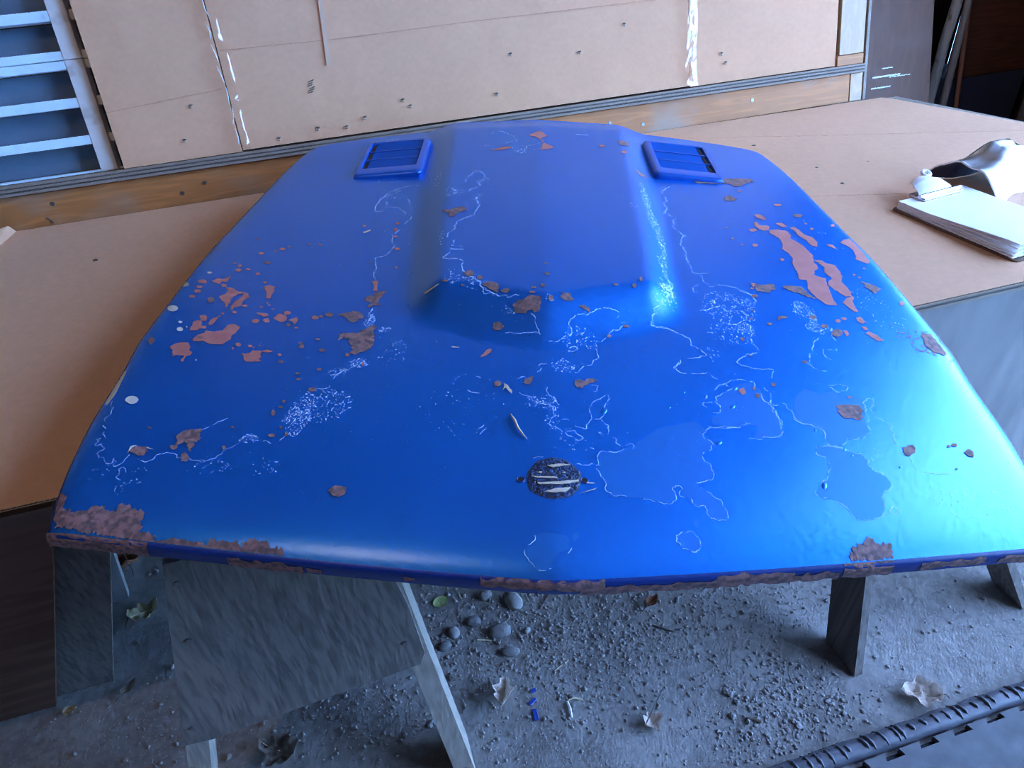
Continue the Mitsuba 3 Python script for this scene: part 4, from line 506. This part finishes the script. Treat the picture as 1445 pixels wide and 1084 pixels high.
# cracked seams of the paint, thin broken ribbons
for i, a in enumerate(marks('line')):
    P = a.reshape(-1, 2) / 1000; L = LineString(P); n = max(6, int(L.length / .0022)); q = np.array([L.interpolate(k / n, normalized=True).coords[0] for k in range(n + 1)])
    q3 = np.concatenate([q, np.full((n + 1, 1), i * .7)], 1); off = (meshkit.noise(q3 * 110, 5) - .5) * .007 + (meshkit.noise(q3 * 420, 6) - .5) * .004
    d = np.gradient(q, axis=0); d /= np.linalg.norm(d, axis=1, keepdims=True) + 1e-9; nn = np.stack([d[:, 1], -d[:, 0]], 1); q = q + nn * off[:, None]
    w = (.00032 + .00042 * np.maximum(0, q[:, 1])) * (.35 + 1.5 * meshkit.noise(q3 * 260 + 9, 7) ** 1.5); keep = meshkit.noise(q3 * 170 + 40, 8) > .27
    l, r = on_hood(q - nn * w[:, None]), on_hood(q + nn * w[:, None]); V = np.vstack([hood_pt(l[:, 0], l[:, 1], .0006), hood_pt(r[:, 0], r[:, 1], .0006)]); F = []
    for k in range(n):
        if keep[k]: F += [[k, k + 1, n + 2 + k], [k, n + 2 + k, n + 1 + k]]
    if F: add('paint_crack', xf(trimesh.Trimesh(V, F, process=False), HM), 'm_line', hood)
# swarms of tiny flakes, too many to count
def swarm(rows, mt, name, size, seed):
    rg = np.random.default_rng(seed)
    for cu, cv, ru, rv, n in rows:
        V, F = [], []; cu, cv, ru, rv = cu / 1000, cv / 1000, max(ru / 1000, .004), max(rv / 1000, .004)
        for k in range(int(n * 1.35)):
            r = math.sqrt(rg.random()); t = rg.uniform(0, 6.283); u, v = cu + ru * r * math.cos(t), cv + rv * r * math.sin(t); s_ = size * rg.uniform(.35, 1.25) * (1 + .75 * max(v, 0)); el = rg.uniform(.35, 1.0); an = rg.uniform(0, 3.14)
            th = np.linspace(0, 6.283, 7)[:-1]; rr = rg.uniform(.6, 1.25, 6); px_, py_ = s_ * rr * np.cos(th), s_ * rr * np.sin(th) * el
            P = on_hood(np.stack([u + px_ * math.cos(an) - py_ * math.sin(an), v + px_ * math.sin(an) + py_ * math.cos(an)], 1)); b = len(V)
            if rg.random() < .45 and s_ > size * .9:       # a little broken ring
                I2 = P * .45 + P.mean(0) * .55; V += hood_pt(P[:, 0], P[:, 1], .0007).tolist() + hood_pt(I2[:, 0], I2[:, 1], .0007).tolist()
                for j in range(5): F += [[b + j, b + j + 1, b + 7 + j], [b + j, b + 7 + j, b + 6 + j]]
            else:
                V += hood_pt(P[:, 0], P[:, 1], .0007).tolist(); F += [[b, b + j, b + j + 1] for j in range(1, 5)]
        add(name, xf(trimesh.Trimesh(V, F, process=False), HM), mt, hood, kind='stuff')
swarm(marks('speck'), 'm_line', 'paint_flakes', .0011, 21); swarm(marks('rustspeck'), 'm_rust', 'rust_flecks', .0022, 22)
swarm([(0, 650, 640, 600, 260), (-150, 250, 450, 250, 200)], 'm_line', 'paint_flakes', .0006, 23)
swarm([(120, 250, 420, 250, 60)], 'm_hole', 'grit', .0008, 24)
# rust along the folded front lip
e0 = TOP[:, 0]
for ua, ub, t0, t1 in ((-.672, -.525, -.2, .98), (-.415, -.315, .30, .99), (-.310, -.29, .5, .8), (-.185, -.172, .3, .6), (-.09, .06, .05, .55), (.03, .36, .35, .95), (.365, .432, -.2, .95), (.47, .56, .2, .7), (.58, .66, .3, .8), (.20, .30, .1, .5)):
    us = np.linspace(ua, ub, max(8, int((ub - ua) / .003))); vs = v_front(us); d = np.gradient(np.stack([us, vs], 1), axis=0); o = np.stack([d[:, 1], -d[:, 0]], 1); o /= np.linalg.norm(o, axis=1, keepdims=True)
    q3 = np.stack([us * 120, us * 0 + ua * 31, us * 0], -1); ta, tb = t0 + .25 * (meshkit.noise(q3, 3) - .5), t1 + .3 * (meshkit.noise(q3 + 50, 4) - .5); z0 = hood_z(us, vs)
    rows = []
    for f in np.linspace(0, 1, 5):
        tq = np.clip(ta * (1 - f) + tb * f, 0, 1); of = .0008 + .0060 * np.clip(tq / .35, 0, 1) ** .5; rows.append(np.stack([us + o[:, 0] * of, vs + o[:, 1] * of, z0 + .0006 - .0226 * tq], -1))
    V = np.vstack(rows); n = len(us); F = []
    for k in range(4):
        for j in range(n - 1): a = k * n + j; F += [[a, a + 1, a + n + 1], [a, a + n + 1, a + n]]
    add('rust_streak', xf(trimesh.Trimesh(V, F, process=False), HM), 'm_rust', hood)
# scar of the missing emblem: rough black glue disc, pale scratches, two bolt holes
th = np.linspace(0, 6.283, 60)[:-1]; gq = [(0, 0)] + [(r * math.cos(t), r * math.sin(t)) for r in np.linspace(.0015, .0378, 22) for t in th + r * 40]
gq = np.array(gq); rim = np.clip((.0383 - np.linalg.norm(gq, axis=1)) / .004, 0, 1); q3 = np.concatenate([gq, gq[:, :1] * 0], 1)
hgt = .0003 + rim * (.0007 * meshkit.noise(q3 * 260, 3) + .0013 * meshkit.noise(q3 * 700, 4)); gq = gq * (1 + .12 * (meshkit.noise(q3 * 90, 9) - .5))[:, None]
V = hood_pt(gq[:, 0] + .002, gq[:, 1] + .0455); V[:, 2] += hgt; tri = Delaunay(gq).simplices
a, b, c = gq[tri[:, 0]], gq[tri[:, 1]], gq[tri[:, 2]]; cr = (b[:, 0] - a[:, 0]) * (c[:, 1] - a[:, 1]) - (b[:, 1] - a[:, 1]) * (c[:, 0] - a[:, 0]); tri = np.where(cr[:, None] < 0, tri[:, ::-1], tri)
sk = add('emblem_scar', xf(trimesh.Trimesh(V, tri, process=False), HM), 'm_scar', hood, label='rough black round scar where an emblem was')
for pts in ([(-.003, .081), (.012, .085), (.030, .084), (.014, .080), (.004, .078)], [(-.024, .062), (.010, .060), (.009, .057), (-.020, .059)], [(-.017, .050), (.012, .052), (.038, .057), (.039, .053), (.012, .047), (-.016, .047)], [(-.008, .034), (.006, .039), (.028, .042), (.020, .034), (.002, .032)], [(-.019, .069), (-.010, .070), (-.012, .067)], [(.016, .069), (.022, .070), (.020, .067)]):
    P = jag(np.array(pts) + [-.003, -.0145], .002, .0008, 3); mm = slab(Polygon(P).buffer(0), 0, .0012); vv = np.array(mm.vertices); lift = vv[:, 2].copy(); mm.vertices = hood_pt(vv[:, 0], vv[:, 1], .0016) + np.stack([0 * lift, 0 * lift, lift], -1); add('scratch', xf(mm, HM), 'm_tan', sk)
for u in (-.0425, .0435):
    t = np.linspace(0, 6.283, 21)[:-1]; P = np.stack([u + .0042 * np.cos(t), .0428 + .0042 * np.sin(t)], 1); mm = patch(P, .0008, .003); bk = add('bolt_hole', mm, 'm_hole', hood)
    Vr = np.vstack([hood_pt(u + r * np.cos(t), .0428 + r * np.sin(t), h_) for r, h_ in ((.0042, .0009), (.0050, .0014), (.0058, .0004))]); F = []
    for k in range(2):
        for j in range(20): a, b = k * 20 + j, k * 20 + (j + 1) % 20; F += [[a, a + 20, b + 20], [a, b + 20, b]]
    add('rim', xf(trimesh.Trimesh(Vr, F, process=False), HM), 'm_paint_edge', bk)
# curl of peeling paint and small blisters
c_ = np.array([(-.058, .176), (-.052, .160), (-.047, .143), (-.040, .130), (-.034, .122)]); V = hood_pt(c_[:, 0], c_[:, 1]); V[:, 2] += [.002, .004, .004, .003, .0015]
add('peeled_curl', xf(tube(V, [.0010, .0022, .0018, .0015, .0006], 8), HM), 'm_tan', hood, smooth=True)
for u, v, r in ((.245, .13, .006), (.375, .055, .007), (.083, .190, .008), (.30, .262, .006), (.285, .215, .006), (.265, .165, .003), (.185, .205, .003), (.43, .13, .004), (.437, .118, .003), (.40, .17, .003), (.50, .10, .003), (.35, .21, .0035), (.215, .245, .003)):
    s_ = trimesh.creation.icosphere(subdivisions=2); P = s_.vertices * [r, r * .55, .0016]; a = random.uniform(.5, 1.2); Q = np.stack([P[:, 0] * math.cos(a) - P[:, 1] * math.sin(a), P[:, 0] * math.sin(a) + P[:, 1] * math.cos(a), P[:, 2]], -1)
    add('blister', xf(trimesh.Trimesh(Q + hood_pt(u, v), s_.faces, process=False), HM), 'm_paint', hood, smooth=True)

# ------------------------------------------------------------------ mat, stones, leaves, litter on the floor
t = thing('foam_mat', 'grey foam floor mat with a toothed edge, at the bottom right corner', 'floor mat')
teeth = []
x = .44
while x < 1.9:
    teeth.append(Polygon([(x, .500), (x + .026, .500), (x + .034, .476), (x - .010, .476)])); x += .0815
MA = Polygon([(.42, -.35), (2.1, -.35), (2.1, .478), (.42, .500)])
body = shapely.difference(MA, shapely.union_all([shapely.affinity.translate(q, 0, .004) for q in teeth]))
add('mat_body', slab(body, .004, .019), 'm_foam', t)
add('tooth_gap', slab(MA.buffer(-.003), .0035, .006), 'm_hole', t)
P2 = np.linspace(0, 1, 140); sx = .42 + 1.5 * P2; sy = .527 - .022 * P2; V, Fq = [], []
pr = [(-.021, .005), (-.020, .019), (-.012, .027), (.002, .029), (.013, .024), (.020, .012), (.021, .003)]
for k, (o, z) in enumerate(pr):
    wob = meshkit.noise(np.stack([sx * 22, 0 * sx + k * .6, 0 * sx], -1), 4); V.append(np.stack([sx, sy + o + .003 * (wob - .5), z + .004 * (wob - .5) * (0 < k < 6) + .002], -1))
V = np.vstack(V); n = 140
for k in range(len(pr) - 1):
    for j in range(n - 1): a = k * n + j; Fq += [[a, a + 1, a + n + 1], [a, a + n + 1, a + n]]
t2 = thing('taped_strip', 'dark wrinkled tape wrapped strip along the edge of the foam mat', 'strip')
add('wrap', trimesh.Trimesh(V, Fq, process=False), 'm_rubber', t2, smooth=True)
for i in range(34):
    x = .60 + i * .025 + random.uniform(-.008, .008); y = .527 - .022 * (x - .42) / 1.5; b = random.uniform(.004, .012); l = random.choice((.5, 1, 1, .8))
    p = [(x + b * q, y + o, z) for q, o, z in ((0, .019 * l, .018 + .008 * (1 - l)), (.35, .008 * l, .0296), (.75, -.006 * l, .0312), (1.0, -.017 * l, .0255))]
    add('wrinkle', tube(p, [.0016, .0042, .0040, .0014], 9), 'm_rubber', t2, smooth=True)
def stone(x, y, rx, ry, rz, rot, i, label):
    s = trimesh.creation.icosphere(subdivisions=3); v = s.vertices; v = np.sign(v) * np.abs(v) ** .85; v = v * (1 + .22 * (meshkit.fbm(v * 1.3 + i * 7.1, 3, i) - .5)[:, None]) * [rx, ry, rz]
    c, q = math.cos(rot), math.sin(rot); v = np.stack([v[:, 0] * c - v[:, 1] * q, v[:, 0] * q + v[:, 1] * c, v[:, 2]], -1)
    add('stone', trimesh.Trimesh(v + [x, y, floor_z(x, y) + rz * .55], s.faces, process=False), 'm_stone_%d' % (i % 3), label=label, cat='stone', smooth=True)
for i, (x, y, rx, ry, rz, rot, lb) in enumerate([
    (.180, 1.142, .017, .013, .012, .2, 'small dark grey stone nearest the green leaf'), (.243, 1.099, .020, .026, .016, .3, 'large smooth egg shaped grey stone close under the front edge of the hood'),
    (.132, 1.078, .018, .014, .012, -.3, 'grey stone in front of the green leaf, left of the flat oval stone'), (.188, 1.029, .026, .018, .014, -.1, 'flat oval grey stone in the middle of the stone group'),
    (.078, 1.062, .014, .016, .012, .4, 'pinkish grey stone nearest the sawhorse leg'), (.050, 1.033, .016, .011, .010, .1, 'small dark stone in front of the pinkish grey stone'),
    (.195, .968, .022, .013, .010, -.3, 'flat dark stone nearest the camera in the stone group'), (.250, 1.010, .009, .007, .007, .5, 'tiny dark pebble right of the flat oval stone')]):
    stone(x, y, rx, ry, rz, rot, i if i != 4 else 1, lb)
# gravel: too many bits to count
FEET = [(-.05, .075, .69, .84), (-.53, -.42, .69, .84), (.88, .94, .63, .79), (1.36, 1.44, .65, .80), (1.10, 2.25, .98, 1.08), (.38, 2.2, -.4, .56), (-1.45, -.65, 1.15, 1.25), (-.83, -.68, 1.42, 1.50)]
def in_way(x, y): return any(a < x < b and c < y < d for a, b, c, d in FEET)
base = trimesh.creation.icosphere(subdivisions=0); Vs, Fs = [], []
for i in range(9000):
    if i < 6600: x, y = RNG.normal(.30, .42), RNG.normal(1.02, .16)
    elif i < 7600: x, y = RNG.normal(.72, .10), RNG.normal(.62, .06)
    else: x, y = RNG.uniform(-1.0, 1.9), RNG.uniform(.45, 1.6)
    if in_way(x, y): x, y = -2.0 - .3 * RNG.random(), 1.0 + .5 * RNG.random()
    r = .0013 + .0038 * RNG.random() ** 3 + (.004 if i % 90 == 0 else 0); v = base.vertices * RNG.uniform(.6, 1.3, (12, 3)) * [r, r, r * .75]
    Vs.append(v + [x, y, floor_z(x, y) + r * .35]); Fs.append(base.faces + 12 * i)
add('gravel', trimesh.Trimesh(np.vstack(Vs), np.vstack(Fs), process=False), 'm_stone_1', label='loose fine gravel scattered over the dirt floor', cat='gravel', kind='stuff')
def leaf(x, y, L, Wd, rot, mat, label, curl=.3, crumple=.25, lobes=0, seed=0, stem=True, stem_end=None, fold=0.0, lift=.004):
    n, mth = 19, 13; q = np.linspace(0, 1, n); V = []
    c, s_ = math.cos(rot), math.sin(rot)
    for i, a in enumerate(q):
        wv = Wd * (math.sin(math.pi * min(1, a ** .75)) ** .8) * (1 + (.28 * math.sin(a * lobes * math.pi) if lobes else 0)) + .0006
        for k in range(mth):
            b = -1 + 2 * k / (mth - 1); lx, ly = (a - .5) * L, b * wv
            nz = meshkit.fbm(np.array([lx * 60, ly * 60, seed * 3.7]), 2, seed) - .5
            V.append((lx, ly, curl * L * (b * b * .30 + (a - .5) ** 2 * .8) + crumple * L * nz + fold * abs(ly)))
    V = np.array(V); V[:, 2] -= V[:, 2].min()
    V = np.stack([x + V[:, 0] * c - V[:, 1] * s_, y + V[:, 0] * s_ + V[:, 1] * c, V[:, 2] + floor_z(x, y) + lift], -1); Fq = []
    for i in range(n - 1):
        for k in range(mth - 1): a = i * mth + k; Fq += [[a, a + 1, a + mth + 1], [a, a + mth + 1, a + mth]]
    t = thing('dry_leaf', label, 'leaf')
    add('blade', trimesh.Trimesh(V, Fq, process=False), mat, t, smooth=True)
    mid = V[6::13][::3] + [0, 0, .0006]; add('midrib', tube(mid, .0007, 5), 'm_straw', t)
    if stem:
        e = np.array(stem_end if stem_end else (x - (L * .5 + .018) * c, y - (L * .5 + .018) * s_, 0)); st = V[6]; e = np.array([e[0], e[1], floor_z(e[0], e[1]) + .003])
        add('stem', tube([st, (st + e) / 2 + [.002, .002, .003], e], .0009, 6), 'm_darktwig', t)
leaf(.067, 1.161, .036, .019, -1.3, 'm_leaf_green', 'pale green leaf on the bare patch under the hood front', .25, .15, seed=1)
leaf(.569, .984, .038, .012, .4, 'm_leaf_brown', 'curled reddish brown leaf close under the front edge of the hood', .9, .3, seed=2)
leaf(.150, .863, .062, .020, 1.15, 'm_leaf_pale', 'pale pinkish curled leaf standing on edge in front of the sawhorse leg', .8, .45, 5, seed=3, fold=1.2)
leaf(.438, .705, .045, .018, .2, 'm_leaf_pale', 'small pale crumpled leaf with a long thin stem', .6, .6, 5, seed=4, stem_end=(.492, .770))
leaf(1.008, .580, .082, .030, 2.7, 'm_leaf_pale', 'large pale crumpled leaf beside the dark taped strip', .55, .45, 5, seed=5)
leaf(-.665, 1.374, .075, .030, .5, 'm_leaf_yellow', 'yellowish crumpled leaf between the grey boards and the sawhorse', .5, .6, 5, seed=6)
leaf(-.734, 1.580, .09, .035, 1.9, 'm_leaf_brown', 'rusty brown leaf far under the bench at the left', .5, .6, 5, seed=7)
leaf(-.342, .895, .085, .034, 2.5, 'm_leaf_dark', 'dull brown leaf in shade under the plywood gusset', .5, .5, 5, seed=8, lift=.006)
leaf(-.680, 1.168, .042, .011, .8, 'm_leaf_dark', 'narrow dull leaf right of the foot of the grey brown board', .4, .2, seed=9)
leaf(-.805, 1.150, .030, .012, .1, 'm_leaf_yellow', 'small yellowish leaf at the foot of the dark brown board', .4, .3, seed=10)
def litter(name, pts, r, mat, label, c):
    add(name, tube([(x, y, floor_z(x, y) + r * .8 + z) for x, y, z in pts], r, 7), mat, label=label, cat=c)
litter('wood_sliver', [(.276, .772, 0), (.279, .79, .004), (.279, .808, .002)], .003, 'm_paper', 'short upright pale sliver on the floor', 'sliver')
litter('wood_sliver', [(.283, .812, 0), (.296, .812, .003), (.313, .803, 0)], .0022, 'm_straw', 'short bent pale sliver beside the upright one', 'sliver')
litter('straw', [(.275, .889, 0), (.318, .904, .001)], .0010, 'm_straw', 'thin pale straw on the open floor', 'straw')
litter('twig', [(.128, 1.026, .002), (.145, 1.021, .002), (.160, 1.012, .001)], .0022, 'm_straw', 'short yellow twig among the stones', 'twig')
litter('twig', [(.630, .652, .001), (.641, .646, .001), (.654, .636, .001)], .0035, 'm_leaf_dark', 'short brown twig at the edge of the crumbled floor', 'twig')
litter('twig', [(.30, 1.06, .002), (.335, 1.095, .003)], .0022, 'm_darktwig', 'dark twig right of the large egg shaped stone', 'twig')
litter('twig', [(.545, .925, .001), (.580, .895, .001)], .0022, 'm_darktwig', 'dark straight twig between the reddish leaf and the right sawhorse', 'twig')
def chip(x, y, a, b, rot, label):
    q = cbox((-a, -b, 0), (a, b, .003), .0006); q.apply_transform(trimesh.transformations.rotation_matrix(rot, [0, 0, 1])); q.apply_translation([x, y, floor_z(x, y) + .001]); add('paint_chip', q, 'm_bluechip', label=label, cat='chip')
chip(.203, .803, .005, .013, -.1, 'longest blue paint chip on the floor'); chip(.206, .834, .010, .004, .5, 'blue paint chip behind the longest one'); chip(.216, .858, .006, .004, .2, 'smallest blue paint chip, farthest of the three')
def shard(x, y, s, mat, label): add('stone', hull8(np.array([(x, y, floor_z(x, y))]) + RNG.uniform(-1, 1, (14, 3)) * [s, s, s * .6] + [0, 0, s * .5]), mat, label=label, cat='stone')
shard(-.584, 1.191, .009, 'm_white', 'small white chip beside the left edge of the gusset')
shard(.05, .95, .010, 'm_stone_1', 'pale lump near the right leg of the left sawhorse'); shard(-.02, .86, .007, 'm_stone_1', 'pale pebble left of the sawhorse leg')

# ------------------------------------------------------------------ bare bulb overhead
BX, BY, BZc = -.62, .55, 2.55
t = thing('ceiling_bulb', 'bare warm bulb hanging from the ceiling', 'bulb')
add('cord', tube([(BX, BY, ZC), (BX, BY, BZc + .09)], .004, 8), 'm_socket', t); add('socket', tube([(BX, BY, BZc + .095), (BX, BY, BZc + .04)], .02, 16), 'm_socket', t)
gb = trimesh.creation.icosphere(subdivisions=3, radius=.024); gb.apply_translation([BX, BY, BZc]); k = add('glass', gb, 'm_paper', t, smooth=True)
scene[k]['emitter'] = {'type': 'area', 'radiance': rgb(11.0, 8.2, 5.9)}

GROUPS = {'cardboard sheet': 'brown cardboard sheets', 'slatted frame': 'stacked white slatted frames', 'tape': 'clear tape over the cardboard seams', 'pole': 'poles in the dark corner', 'board': None, 'sawhorse': 'sawhorses under the bench',
          'stone': 'stones on the dirt floor', 'leaf': 'dry leaves on the floor', 'chip': 'blue paint chips on the floor', 'twig': 'twigs on the floor', 'sliver': 'pale slivers on the floor'}
for k, d in labels.items():
    if GROUPS.get(d.get('category')) and 'group' not in d: d['group'] = GROUPS[d['category']]
